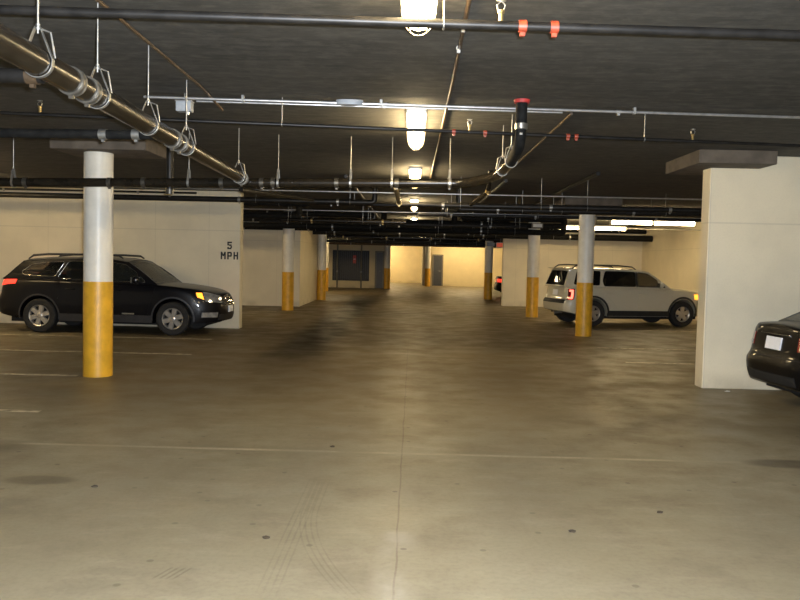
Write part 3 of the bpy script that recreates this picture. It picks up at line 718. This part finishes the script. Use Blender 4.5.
def make_car(S, root):
    W, R = S['w'], S['tyre']; xa = (S['ra'], S['fa']); AR = R + S.get('gap', .055)
    ZT = smoothtab(S['top']); ZB = S['bot']
    A_f, A_r = S['xf'], -S['xr']
    nf, nr = S.get('nf', 4.5), S.get('nr', 6.5)
    def zb(x):
        z = interp(ZB, x)
        for c in xa:
            if abs(x - c) < AR: z = max(z, R + math.sqrt(AR * AR - (x - c) ** 2) * 1.02 - .01)
        return z
    zt = lambda x: interp(ZT, x)
    UP = smoothtab([(0, 1), (.55, 1), (.78, .992), (.92, .968), (.985, .935), (1.0, .905)], 2)
    LO = smoothtab(S['lo'], 2)
    EF, ER = smoothtab(S['endf'], 2), smoothtab(S['endr'], 2)
    def half(t, z): return W / 2 * interp(UP, t) * interp(LO, z)
    def ends(z): return A_f * interp(EF, z), A_r * interp(ER, z)
    def side_y(x, z):
        t = min(1, max(0, (z - zb(x)) / max(.05, zt(x) - zb(x))))
        af, ar = ends(z); A, n = (af, nf) if x >= 0 else (ar, nr)
        k = min(1, abs(x) / A); return half(t, z) * max(0, 1 - k ** n) ** (1 / n)
    def surf(th, z):                                        # end-wrap point at plan angle th (deg, 0 = side, 90 = front, -90 = rear)
        a = math.radians(th); af, ar = ends(z); A, n = (af, nf) if th >= 0 else (ar, nr)
        x = (1 if th >= 0 else -1) * abs(math.sin(a)) ** (2 / n) * A
        t = min(1, max(0, (z - zb(x)) / max(.05, zt(x) - zb(x))))
        return (x, half(t, z) * abs(math.cos(a)) ** (2 / n), z)
    # body: perimeter stations x levels
    ths = set()
    for x in [S['xr'] * .99 + i * (S['xf'] - S['xr']) * .98 / 60 for i in range(61)]:
        A, n = (A_f, nf) if x >= 0 else (A_r, nr); k = abs(x) / A
        if k < .86: ths.add(math.degrees(math.asin(k ** (n / 2))) * (1 if x >= 0 else -1))
    for c in xa:
        for i in range(0, 25):
            x = c + AR * math.cos(PI * i / 24); x = x * 1.0
            for e in ((0, .002, -.002) if i in (0, 24) else (0,)):
                A, n = (A_f, nf) if x >= 0 else (A_r, nr); k = min(.999, abs(x + e) / A)
                ths.add(math.degrees(math.asin(k ** (n / 2))) * (1 if x >= 0 else -1))
    for i in range(13):
        for s in (1, -1):
            n = nf if s > 0 else nr; base = math.degrees(math.asin(.86 ** (n / 2)))
            ths.add(s * (base + (90 - base) * i / 12))
    ths = sorted(ths); q = [ths[0]]
    for t_ in ths[1:]:
        if t_ - q[-1] > .02: q.append(t_)
    ths = q
    ts = [0, .05, .12, .2, .3, .4, .5, .6, .7, .78, .85, .9, .94, .97, .99, 1]
    mb = MB(); rows = []
    for th in ths:
        row = []
        for t in ts:
            a = math.radians(th); x = (A_f if th >= 0 else -A_r) * .98 * abs(math.sin(a)) ** (2 / (nf if th >= 0 else nr))
            for _ in range(3):
                z = zb(x) + t * (zt(x) - zb(x)); af, ar = ends(z)
                A, n = (af, nf) if th >= 0 else (ar, nr)
                x = (1 if th >= 0 else -1) * abs(math.sin(a)) ** (2 / n) * A
            z = zb(x) + t * (zt(x) - zb(x))
            row.append((x, half(t, z) * abs(math.cos(a)) ** (2 / n), z))
        rows.append(row)
    crown = S.get('crown', .035)
    fulls = []
    for row in rows:
        x, y, z = row[-1]
        topn = [(x, y * f, z + crown * (1 - f * f) * min(1, y / .4)) for f in (.8, .55, .28, 0, -.28, -.55, -.8)]
        right = [(p[0], -p[1], p[2]) for p in reversed(row)]
        bx, by, bz = row[0]
        botn = [(bx, by * f, bz) for f in (-.6, 0, .6)]
        fulls.append(list(row) + topn + right + botn + [row[0]])
    mb.grid(fulls)
    body = mb.build('body', S['paint'], root, smooth=38)
    # dark tunnel filler and floor pan
    MB().box(S['xr'] + .35, S['xf'] - .35, -W / 2 + .27, W / 2 - .27, .2, .62).build('underbody', 'under', root)
    # wheels
    def wheel(x, y, s):
        mtx = Matrix.Translation((x, y, R)) @ Matrix.Rotation(-s * PI / 2, 4, 'X')     # local z = outward
        rr = S['rim']; w = .11
        mb = MB()
        ring = [(rr, -.10), (rr, .085), (rr - .012, .098), (rr - .03, .085), (rr - .035, -.10)]
        mb.lathe(ring, 40, mtx, True)
        n = S['spokes']
        for i in range(n):
            m2 = mtx @ Matrix.Rotation(2 * PI * i / n + .3, 4, 'Z')
            a, b = S.get('spw', (.040, .055))
            vs = [(.03, -a, .055), (.03, a, .055), (rr - .02, b, .075), (rr - .02, -b, .075), (.03, -a * .8, .088), (.03, a * .8, .088), (rr - .02, b * .75, .09), (rr - .02, -b * .75, .09)]
            mb.add([m2 @ Vector(v) for v in vs], [(0, 1, 2, 3), (7, 6, 5, 4), (0, 4, 5, 1), (1, 5, 6, 2), (2, 6, 7, 3), (3, 7, 4, 0)])
        mb.lathe([(.065, .05), (.065, .085), (.05, .096), (.02, .098)], 24, mtx)
        wh = mb.build('wheel', 'alloy', root, smooth=35)
        tp = [(rr - .005, -.10), (rr + .02, -.112), (R - .03, -.108), (R - .006, -.085), (R, -.05), (R, .05), (R - .006, .085), (R - .03, .108), (rr + .02, .112), (rr - .005, .10)]
        MB().lathe(tp, 44, mtx, True).build('tyre', 'rubber', wh, smooth=35)
        MB().lathe([(.02, .0), (rr - .02, .0), (rr - .02, .012), (.02, .012)], 30, mtx).build('brake_disc', 'under', wh)
    for c in xa:
        for s in (1, -1): wheel(c, s * (W / 2 - .125), s)
    # arch lips and sills
    for c in xa:
        for s in (1, -1):
            rws = []
            for i in range(25):
                a = math.radians(-8 + 196 * i / 24); o_ = []
                for k in (AR + .001, AR + S.get('lip', .03)):
                    x = c + k * math.cos(a); z = R + k * math.sin(a) * 1.02
                    o_.append((x, s * (side_y(x, max(z, zb(x) + .005)) + .007), z))
                rws.append(o_)
            MB().grid(rws, (0, -s * .03, 0)).build('wheel_arch_trim', S['cladm'], root, smooth=40)
    z0, z1 = S['sill']
    for s in (1, -1):
        rws = [[(x, s * (side_y(x, z) + .008), z) for z in (z0, (z0 + z1) / 2, z1)] for x in [xa[0] + AR + .01 + i * (xa[1] - xa[0] - 2 * AR - .02) / 16 for i in range(17)]]
        MB().grid(rws, (0, -s * .03, 0)).build('sill_trim', S['cladm'], root, smooth=40)
    # doors
    for nm, zs in S['doors']:
        for s in (1, -1):
            rws = []
            for z, xl, xr in zs:
                rws.append([(x, s * (side_y(x, z) + .006), z) for x in [xl + (xr - xl) * i / 14 for i in range(15)]])
            # refine vertically
            fine = []
            for a, b in zip(rws, rws[1:]):
                for k in range(4):
                    zz = [lerp(p, q_, k / 4) for p, q_ in zip(a, b)]
                    fine.append([(p[0], s * (side_y(p[0], p[2]) + .006), p[2]) for p in zz])
            fine.append(rws[-1])
            d = MB().grid(fine, (0, -s * .012, 0)).build('door', S['paint'], root, smooth=40, bevel=.003)
            hx, hz = nm
            y = s * (side_y(hx, hz) + .006)
            MB().tube([(hx - .09, y, hz), (hx - .075, y + s * .035, hz), (hx + .075, y + s * .035, hz), (hx + .09, y, hz)], .012, 8).build('door_handle', S.get('handle', S['paint']), d, smooth=50)
    # greenhouse
    RF = S['roof']                                          # outline (x, z): windscreen base, windscreen top ... rear base
    tum = S.get('tumble', .20); belt = zt
    def gy(x, z):
        xc = max(RF[-1][0] + .12, min(RF[0][0] - .12, x))
        base = side_y(max(-A_r * .9, min(A_f * .55, xc)), zt(xc)) * 1.0
        base = min(base, W / 2 * .915)
        return base - .005 - max(0, z - zt(xc)) * tum - max(0, z - zt(xc)) ** 2 * .12
    def mapper(s, o_=0): return lambda x, z: (x, s * (gy(x, z) + o_), z)
    rl = S['roofline']                                      # top edge of the side frame
    outer = rl
    wins = S['windows']
    for s in (1, -1):
        holes = [rounded(w[1], .05) for w in wins]
        fill2d(outer, holes, mapper(s), (0, -s * .035, 0), 'pillar_frame', S['paint'], root)
        for (gm, w) in wins:
            fill2d(inset(rounded(w, .05), -.006), [], mapper(s, -.010), (0, -s * .006, 0), 'window', gm, root)
            if S.get('wtrim'):
                q = rounded(w, .05); f3 = mapper(s, .004)
                MB().tube([f3(*p) for p in q], .007, 6, closed=True).build('window_trim', 'chrome', root, smooth=60)
        for x0, x1, za, zb_ in S.get('bpillar', ()):
            MB().grid([[(x, s * (gy(x, z) + .004), z) for x in (x0, x1)] for z in [za + (zb_ - za) * i / 6 for i in range(7)]], (0, -s * .012, 0)).build('pillar_trim', 'plastic', root)
    # roof skin
    rx = S['roofx']; rows = []
    for i in range(25):
        x = rx[0] + (rx[-1] - rx[0]) * i / 24
        ze = interp(S['roofedge'], x); y0 = gy(x, ze)
        fr = [1.0, .985, .94, .8, .5, 0, -.5, -.8, -.94, -.985, -1.0]
        rows.append([(x, y0 * f + .002 * (1 if f > 0 else -1), ze + S.get('roofcrown', .05) * (1 - abs(f) ** 3.5)) for f in fr])
    MB().grid(rows, (0, 0, -.03)).build('roof', S['paint'], root, smooth=50)
    # windscreen and rear screen
    for nm, (xb_, zb_), (xt_, zt_), gm in S['screens']:
        def fn(u, v):
            x = xb_ + (xt_ - xb_) * v; z = zb_ + (zt_ - zb_) * v
            y = u * gy(x, z); cr = S.get('scurve', .05) * (1 - u * u) * (1 if xb_ > 0 else -.6)
            return (x + cr, y, z + .6 * S.get('roofcrown', .05) * (1 - u * u) * v)
        g = [i / 10 for i in range(11)]
        us = [-.9 + 1.8 * i / 10 for i in range(11)]; vs = [.06 + .86 * i / 6 for i in range(7)]
        MB().grid([[fn(u, v) for u in us] for v in vs], (-.006 if xb_ > 0 else .006, 0, -.004)).build(nm, gm, root, smooth=60)
        th = (-.03 if xb_ > 0 else .03, 0, -.02)
        mbf = MB()
        for u0, u1 in ((-1, -.9), (.9, 1)):
            mbf.grid([[fn(u0 + (u1 - u0) * k / 2, i / 8) for k in range(3)] for i in range(9)], th)
        for v0, v1 in ((0, .06), (.92, 1.0)):
            mbf.grid([[fn(-1 + 2 * i / 12, v0 + (v1 - v0) * k) for k in (0, 1)] for i in range(13)], th)
        mbf.build('screen_surround', S['paint'] , root, smooth=40)
    # cabin: floor at belt, seats
    xs = [RF[-1][0] + .15 + i * (RF[0][0] - .25 - RF[-1][0]) / 10 for i in range(11)]
    MB().grid([[(x, f * (gy(x, zt(x)) - .05), zt(x) + crown + .012) for f in (-1, -.5, 0, .5, 1)] for x in xs], (0, 0, .01)).build('cabin_trim', 'cabin', root)
    for x, ys in S['seats']:
        for y in ys:
            st = MB(); zz = zt(x) + .03
            mt = Matrix.Translation((x, y, zz)) @ Matrix.Rotation(math.radians(-12), 4, 'Y')
            st.box(-.06, .06, -.22, .22, -.02, .16, mt); hd = MB().box(-.045, .045, -.12, .12, .2, .36, mt)
            so = st.build('seat', 'seat', root, bevel=.03)
            hd.tube([mt @ Vector((0, -.05, .14)), mt @ Vector((0, -.05, .22))], .008, 6).tube([mt @ Vector((0, .05, .14)), mt @ Vector((0, .05, .22))], .008, 6)
            hd.build('headrest', 'seat', so, bevel=.02)
    # mirrors
    mx, mz = S['mirror']
    for s in (1, -1):
        y = gy(mx, mz); mb = MB()
        prof = [(.012, 0), (.06, .015), (.085, .07), (.085, .15), (.06, .2), (.012, .215)]
        mt = Matrix.Translation((mx - .02, s * (y + .02), mz + .02)) @ Matrix.Rotation(-s * PI / 2, 4, 'X') @ Matrix.Diagonal((.75, 1.0, 1, 1))
        mb.lathe(prof, 16, mt)
        mo = mb.build('mirror', S['paint'], root, smooth=40)
        MB().box(mx - .092, mx - .084, s * (y + .05) - .0, s * (y + .21), mz - .04, mz + .08).build('mirror_glass', 'chrome', mo)
    return dict(side_y=side_y, surf=surf, gy=gy, zt=zt, zb=zb, body=body)

def TX(k, n): return math.degrees(math.asin(k ** (n / 2)))
def TY(k, n): return math.degrees(math.acos(k ** (n / 2)))
def wrap(C, root, name, m, th0, th1, z0, z1, off=.008, side=1, nz=5, nt=14, zfun=None, thick=.02):
    """a lamp or panel that follows the body round a corner"""
    rows = []
    for i in range(nz):
        r = []
        for j in range(nt):
            u = j / (nt - 1); a0, a1 = (z0, z1) if zfun is None else zfun(u)
            th = th0 + (th1 - th0) * u; z = a0 + (a1 - a0) * i / (nz - 1)
            x, y, zz = C['surf'](th, z); z = min(z, C['zt'](x) - .012 - .012 * (nz - 1 - i)); x, y, zz = C['surf'](th, z)
            if th >= 0: d = Vector((math.sin(math.radians(th)), math.cos(math.radians(th)), 0))
            else: d = Vector((-math.sin(math.radians(-th)), math.cos(math.radians(th)), 0))
            p = Vector((x, y, zz)) + d * off
            r.append((p.x, p.y * side, p.z))
        rows.append(r)
    cx = 0
    def tk(v):
        d = Vector((-.5 * (1 if v.x > 0 else -1), -.5 * side * (1 if abs(v.y) > .25 else 0), 0)); return d.normalized() * thick
    return MB().grid(rows, tk).build(name, m, root, smooth=40)
def end_panel(C, root, name, m, y0, y1, z0, z1, front, off=.008, thick=.02, ny=15, nz=5):
    rows = []
    for i in range(nz):
        z = z0 + (z1 - z0) * i / (nz - 1); r = []
        for j in range(ny):
            y = y0 + (y1 - y0) * j / (ny - 1)
            lo, hi = 0, 90                                  # find plan angle with this y
            for _ in range(24):
                md = (lo + hi) / 2
                if C['surf'](md if front else -md, z)[1] > abs(y): lo = md
                else: hi = md
            x = C['surf'](lo if front else -lo, z)[0]
            r.append((x + off * (1 if front else -1), y, z))
        rows.append(r)
    return MB().grid(rows, (-thick if front else thick, 0, 0)).build(name, m, root, smooth=40)

# ---- dark wagon on the left
WAG = dict(w=1.80, xf=2.33, xr=-2.42, ra=-1.37, fa=1.37, tyre=.345, rim=.225, spokes=6, spw=(.045, .06), gap=.06, paint='paint_wagon', cladm='clad',
    nf=4.2, nr=6.0,
    top=[(-2.5, .98), (-2.3, 1.06), (-1.9, 1.09), (-1.0, 1.08), (.4, 1.04), (1.1, 1.02), (1.5, .985), (1.95, .92), (2.2, .84), (2.33, .74)],
    bot=[(-2.5, .44), (-2.25, .36), (-1.9, .30), (-1.6, .24), (1.6, .24), (1.95, .26), (2.33, .30)],
    lo=[(.2, .955), (.3, .975), (.42, .992), (.6, 1.0), (1.2, 1.0)],
    endf=[(.2, .965), (.32, .985), (.5, 1.0), (.62, .995), (.75, .975), (.9, .945), (1.1, .9)],
    endr=[(.3, .955), (.42, .985), (.55, 1.0), (.66, .995), (.75, .965), (1.0, .95), (1.15, .93)],
    sill=(.25, .40), lip=.03,
    doors=[((-.10 - .62, .90), [(.42, -.62, -.02), (.62, -.78, -.02), (.80, -.97, -.02), (1.03, -1.02, -.02)]),
           ((.22, .89), [(.42, 0.0, .86), (.62, .0, .90), (.84, .0, .98), (.985, .0, 1.02)])],
    roof=[(1.02, 1.02), (.40, 1.49), (-1.75, 1.48), (-2.2, 1.06)],
    roofline=[(1.02, 1.03), (.83, 1.19), (.61, 1.345), (.40, 1.465), (.1, 1.51), (-.5, 1.52), (-1.2, 1.50), (-1.72, 1.46), (-1.9, 1.34), (-2.05, 1.20), (-2.2, 1.07), (-1.6, 1.08), (-.5, 1.05), (.4, 1.035)],
    windows=[('glass', [(.80, 1.065), (.66, 1.065), (.66, 1.20)]),
             ('glass', [(.61, 1.07), (.61, 1.25), (.36, 1.415), (.08, 1.455), (.0, 1.455), (.0, 1.075)]),
             ('glass_mid', [(-.05, 1.08), (-.05, 1.46), (-.5, 1.47), (-.82, 1.455), (-1.02, 1.12), (-.92, 1.10)]),
             ('glass_mid', [(-1.08, 1.135), (-.90, 1.45), (-1.25, 1.43), (-1.58, 1.38), (-1.80, 1.22), (-1.72, 1.16)])],
    roofx=(.40, -1.8), roofedge=[(-1.8, 1.435), (-1.72, 1.46), (-1.2, 1.50), (-.5, 1.52), (.1, 1.51), (.40, 1.465)],
    screens=[('windscreen', (1.04, 1.03), (.40, 1.475), 'glass'), ('rear_screen', (-2.22, 1.08), (-1.78, 1.45), 'glass_mid')],
    seats=[(.05, (-.37, .37)), (-.85, (-.42, .0, .42))], bpillar=[(-.05, .0, 1.075, 1.455)], mirror=(.66, 1.09), handle='paint_wagon', wtrim=True)
wag = empty('car', (-6.17, 16.92, 0), math.radians(-1.5), 'dark graphite estate car with roof rails parked before the left partition', 'car', 'parked cars')
Cw = make_car(WAG, wag)
for s in (1, -1):
    y = s * .60
    rl = MB().tube([(.25, y, 1.54), (.17, y, 1.59), (-.2, y, 1.605), (-1.3, y, 1.595), (-1.62, y, 1.565), (-1.72, y, 1.49)], [.016, .022, .022, .022, .022, .016], 10)
    rl.build('roof_rail', 'clad', wag, smooth=50)
    wrap(Cw, wag, 'headlight', 'lens_clear', TX(.875, 4.2), TY(.5, 4.2), .68, .84, side=s, zfun=lambda u: (.70 - .03 * u, .90 - .05 * u))
    wrap(Cw, wag, 'turn_signal', 'lens_orange_lit', TX(.82, 4.2), TX(.868, 4.2), .71, .84, side=s, zfun=lambda u: (.79 - .05 * u, .88))
    wrap(Cw, wag, 'fog_lamp', 'lens_clear', TY(.86, 4.2), TY(.66, 4.2), .38, .48, side=s)
    wrap(Cw, wag, 'tail_light', 'lens_red_lit', -TX(.82, 6.0), -TY(.72, 6.0), .92, 1.04, side=s, zfun=lambda u: (.985 - .05 * u, 1.085))
end_panel(Cw, wag, 'grille', 'plastic', -.42, .42, .62, .78, True)
for z in (.64, .70, .76): end_panel(Cw, wag, 'grille_bar', 'chrome', -.42, .42, z - .008, z + .008, True, .02, nz=2)
end_panel(Cw, wag, 'lower_grille', 'plastic', -.55, .55, .32, .44, True)
end_panel(Cw, wag, 'licence_plate', 'plate', -.155, .155, .47, .60, True, .022)['label'] = 'white front licence plate'
MB().box(-1.98, -1.70, -.55, .55, 1.47, 1.49, Matrix.Rotation(math.radians(-4), 4, 'Y') @ Matrix.Translation((-.02, 0, -.115))).build('spoiler', 'paint_wagon', wag, bevel=.008)
for s in (1, -1):
    mo = MB().box(.35, .60, s * (Cw['side_y'](.5, .42) + .004), s * (Cw['side_y'](.5, .42) + .016), .415, .445).build('badge_strip', 'chrome', wag)

# ---- pale beige sport utility on the right
SUV = dict(w=1.79, xf=2.20, xr=-2.12, ra=-1.31, fa=1.31, tyre=.35, rim=.215, spokes=5, spw=(.05, .07), gap=.06, paint='paint_suv', cladm='plastic',
    nf=4.6, nr=7.5, lip=.055,
    top=[(-2.2, .98), (-2.05, 1.03), (-1.4, 1.05), (.3, 1.03), (.85, 1.02), (1.3, 1.00), (1.8, .955), (2.05, .90), (2.2, .80)],
    bot=[(-2.2, .42), (-1.9, .36), (-1.6, .28), (1.6, .28), (1.9, .30), (2.2, .36)],
    lo=[(.2, .96), (.36, .975), (.48, .995), (.62, 1.0), (1.2, 1.0)],
    endf=[(.25, .965), (.4, .99), (.52, 1.0), (.66, .995), (.76, .985), (.9, .975), (1.1, .94)],
    endr=[(.3, .965), (.40, .99), (.5, 1.0), (.62, 1.0), (.68, .985), (.74, .955), (1.0, .945), (1.15, .935)],
    sill=(.285, .43),
    doors=[((-.78, .88), [(.45, -.62, -.04), (.64, -.74, -.04), (.82, -.92, -.04), (.995, -.98, -.04)]),
           ((.08, .88), [(.45, -.02, .84), (.64, -.02, .90), (.82, -.02, .92), (.985, -.02, .92)])],
    roof=[(.98, 1.02), (.30, 1.49), (-1.87, 1.51), (-2.04, 1.04)],
    roofline=[(.98, 1.025), (.76, 1.19), (.54, 1.34), (.33, 1.465), (.1, 1.505), (-.6, 1.525), (-1.3, 1.525), (-1.84, 1.505), (-1.92, 1.36), (-1.99, 1.19), (-2.04, 1.03), (-1.4, 1.045), (-.4, 1.035), (.4, 1.03)],
    windows=[('glass', [(.84, 1.055), (.64, 1.055), (.64, 1.22)]),
             ('glass', [(.60, 1.06), (.60, 1.25), (.31, 1.43), (.12, 1.455), (.0, 1.46), (.0, 1.06)]),
             ('glass_dark', [(-.05, 1.065), (-.05, 1.465), (-.5, 1.475), (-.93, 1.475), (-1.02, 1.22), (-.98, 1.07)]),
             ('glass_dark', [(-1.10, 1.09), (-1.05, 1.475), (-1.45, 1.475), (-1.72, 1.46), (-1.82, 1.10)])],
    roofcrown=.04, roofx=(.33, -1.90), roofedge=[(-1.90, 1.475), (-1.84, 1.505), (-1.3, 1.525), (-.6, 1.525), (.1, 1.505), (.33, 1.465)],
    screens=[('windscreen', (1.0, 1.02), (.33, 1.475), 'glass'), ('rear_screen', (-2.05, 1.05), (-1.89, 1.485), 'glass_dark')],
    seats=[(.0, (-.37, .37)), (-.9, (-.42, .0, .42))], bpillar=[(-.05, .0, 1.06, 1.46)], mirror=(.62, 1.10), tumble=.17, scurve=.04, handle='paint_suv')
th = math.radians(13)
suv = empty('car', (5.86, 22.295, 0), th, 'pale beige boxy utility car with roof rack parked in the right bay', 'car', 'parked cars')
Cs = make_car(SUV, suv)
for s in (1, -1):
    y = s * .60
    MB().tube([(.02, y, 1.53), (-.1, y, 1.60), (-.5, y, 1.625), (-1.5, y, 1.625), (-1.70, y, 1.61), (-1.82, y, 1.53)], [.016, .020, .020, .020, .020, .016], 10).build('roof_rail', 'clad', suv, smooth=50)
    wrap(Cs, suv, 'headlight', 'lens_clear', TX(.845, 4.6), TY(.55, 4.6), .70, .88, side=s)
    wrap(Cs, suv, 'turn_signal', 'lens_orange_lit', TX(.775, 4.6), TX(.84, 4.6), .75, .89, side=s)
    tl = wrap(Cs, suv, 'tail_light', 'lens_red', -TX(.90, 7.5), -TY(.80, 7.5), .70, .99, side=s)
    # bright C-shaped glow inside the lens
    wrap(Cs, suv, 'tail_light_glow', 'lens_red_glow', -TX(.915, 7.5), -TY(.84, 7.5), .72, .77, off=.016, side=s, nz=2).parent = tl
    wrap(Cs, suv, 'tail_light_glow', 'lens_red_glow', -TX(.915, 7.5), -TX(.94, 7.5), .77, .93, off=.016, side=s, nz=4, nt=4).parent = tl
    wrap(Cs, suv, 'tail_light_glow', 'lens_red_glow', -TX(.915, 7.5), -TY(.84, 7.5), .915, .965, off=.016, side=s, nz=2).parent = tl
MB().tube([(-.55, -.58, 1.622), (-.55, .58, 1.622)], .016, 8).build('rack_bar', 'clad', suv); MB().tube([(-1.35, -.58, 1.622), (-1.35, .58, 1.622)], .016, 8).build('rack_bar', 'clad', suv)
end_panel(Cs, suv, 'rear_bumper', 'plastic', -.70, .70, .60, .70, False)
end_panel(Cs, suv, 'licence_plate', 'plate', -.155, .155, .80, .95, False, .012)['label'] = 'white rear licence plate'
end_panel(Cs, suv, 'grille', 'plastic', -.5, .5, .62, .82, True)
end_panel(Cs, suv, 'grille_bar', 'chrome', -.5, .5, .70, .74, True, .02, nz=2)
MB().tube([(-2.0, -.45, .36), (-2.23, -.45, .34)], .03, 10).build('exhaust_tip', 'galv', suv, smooth=40)
MB().box(-2.02, -1.82, -.55, .55, 1.515, 1.535).build('spoiler', 'paint_suv', suv, bevel=.008)
for s in (1, -1):
    yy = Cs['side_y'](1.0, .72)
    MB().box(.955, 1.0, s * (yy + .001), s * (yy + .012), .70, .72).build('badge', 'chrome', suv)

# ---- black sedan at the right edge
SED = dict(w=1.77, xf=2.25, xr=-2.32, ra=-1.32, fa=1.32, tyre=.32, rim=.215, spokes=7, spw=(.03, .04), gap=.045, paint='paint_sedan', cladm='paint_sedan',
    nf=4.2, nr=5.0, lip=.02,
    top=[(-2.34, .90), (-2.22, .965), (-1.9, .975), (-1.2, .965), (.4, .93), (1.0, .93), (1.5, .89), (2.0, .80), (2.25, .68)],
    bot=[(-2.32, .34), (-2.1, .26), (-1.7, .2), (1.7, .18), (2.25, .2)],
    lo=[(.15, .95), (.25, .975), (.4, .995), (.55, 1.0), (1.2, 1.0)],
    endf=[(.2, .97), (.4, 1.0), (.55, 1.0), (.7, .975), (.9, .93)],
    endr=[(.2, .955), (.34, .985), (.48, 1.0), (.585, .998), (.63, .975), (.8, .965), (.95, .955), (1.1, .92)],
    sill=(.19, .30),
    doors=[((-.72, .80), [(.34, -.60, -.06), (.55, -.80, -.06), (.75, -.95, -.06), (.90, -1.0, -.06)]),
           ((.12, .79), [(.34, -.04, .88), (.55, -.04, .93), (.75, -.04, .96), (.885, -.04, .96)])],
    roof=[(1.05, .93), (.25, 1.36), (-.95, 1.36), (-1.75, .97)],
    roofline=[(1.05, .94), (.78, 1.10), (.5, 1.25), (.25, 1.345), (-.1, 1.385), (-.5, 1.385), (-.95, 1.335), (-1.3, 1.20), (-1.55, 1.08), (-1.75, .975), (-1.2, .965), (-.4, .95), (.4, .935)],
    windows=[('glass', [(.74, .975), (.74, 1.08), (.25, 1.295), (.0, 1.33), (-.06, 1.33), (-.06, .975)]),
             ('glass', [(-.14, .98), (-.14, 1.33), (-.5, 1.33), (-.88, 1.285), (-1.2, 1.12), (-1.28, 1.0)])],
    roofx=(.25, -.98), roofedge=[(-.98, 1.325), (-.95, 1.335), (-.5, 1.385), (-.1, 1.385), (.25, 1.345)],
    screens=[('windscreen', (1.08, .94), (.25, 1.36), 'glass'), ('rear_screen', (-1.78, .98), (-.95, 1.35), 'glass_dark')],
    seats=[(-.1, (-.37, .37)), (-.9, (-.4, .4))], mirror=(.66, 1.0), handle='paint_sedan', tumble=.26)
ths_ = math.radians(5)
def dec_sedan(C, root):
    for s in (1, -1):
        wrap(C, root, 'tail_light', 'lens_red', -TX(.88, 5), -TY(.52, 5), .72, .87, side=s)
        wrap(C, root, 'reverse_lamp', 'lens_clear', -TY(.75, 5), -TY(.56, 5), .735, .775, side=s, off=.014)
        wrap(C, root, 'headlight', 'lens_clear', TX(.85, 4.2), TY(.5, 4.2), .58, .70, side=s)
    end_panel(C, root, 'trunk_trim', 'chrome', -.30, .30, .872, .885, False, .012, nz=2)
    end_panel(C, root, 'licence_plate', 'plate', -.155, .155, .705, .845, False, .014)['label'] = 'white rear licence plate'
    end_panel(C, root, 'bumper_seam', 'under', -.74, .74, .615, .625, False, .004, nz=2)
    end_panel(C, root, 'rear_valance', 'under', -.5, .5, .34, .44, False, .006)
    end_panel(C, root, 'grille', 'plastic', -.3, .3, .3, .62, True)
sed = empty('car', (4.06 + 2.31 * math.cos(ths_), 9.13 + 2.31 * math.sin(ths_), 0), ths_, 'black sedan with white rear plate cut by the right edge of view', 'car', 'parked cars')
Cd = make_car(SED, sed); dec_sedan(Cd, sed)
far = copy_tree(sed); far.location = (6.35, 39.5, 0); far.rotation_euler = (0, 0, 0)
far['label'] = 'distant dark car glimpsed between the far right column and bay partition'
for ch in far.children:
    if ch.name.startswith('tail_light'):
        ch.data = ch.data.copy(); ch.data.materials[0] = M['lens_red_lit']

# ------------------------------------------------------------------ light, camera
w = bpy.data.worlds.new('dark_world'); SC.world = w; w.use_nodes = True
w.node_tree.nodes['Background'].inputs[0].default_value = (1, .9, .7, 1); w.node_tree.nodes['Background'].inputs[1].default_value = 0.0

cam = bpy.data.cameras.new('camera'); co = bpy.data.objects.new('camera', cam); COL.objects.link(co)
cam.sensor_width = 36; cam.lens = 36; cam.clip_start = .05; cam.clip_end = 200
roll = math.radians(1.3)
a = Vector((13 / 800, 38 / 800, -1)).normalized()           # where the lane direction falls
b = Vector((math.cos(roll), -math.sin(roll), 0)); b = (b - a * b.dot(a)).normalized()
c = b.cross(a)
Rm = Matrix((b, a, c))                                      # camera -> world
co.matrix_world = Matrix.Translation((0, 0, 1.6)) @ Rm.to_4x4()
SC.camera = co
fl = bpy.data.lights.new('camera_flash', 'AREA'); fl.shape = 'RECTANGLE'; fl.size = .05; fl.size_y = .03
fl.energy = 740; fl.color = (.86, .92, 1.0)
fo = bpy.data.objects.new('camera_flash', fl); COL.objects.link(fo)
fo.matrix_world = Matrix.Translation((.05, .02, 1.65)) @ Rm.to_4x4()

vs = SC.view_settings
SC.display_settings.display_device = 'sRGB'
vs.view_transform = 'Standard'; vs.look = 'None'; vs.gamma = 1; vs.use_curve_mapping = False
vs.exposure = 0.2
SC.cycles.use_denoising = True
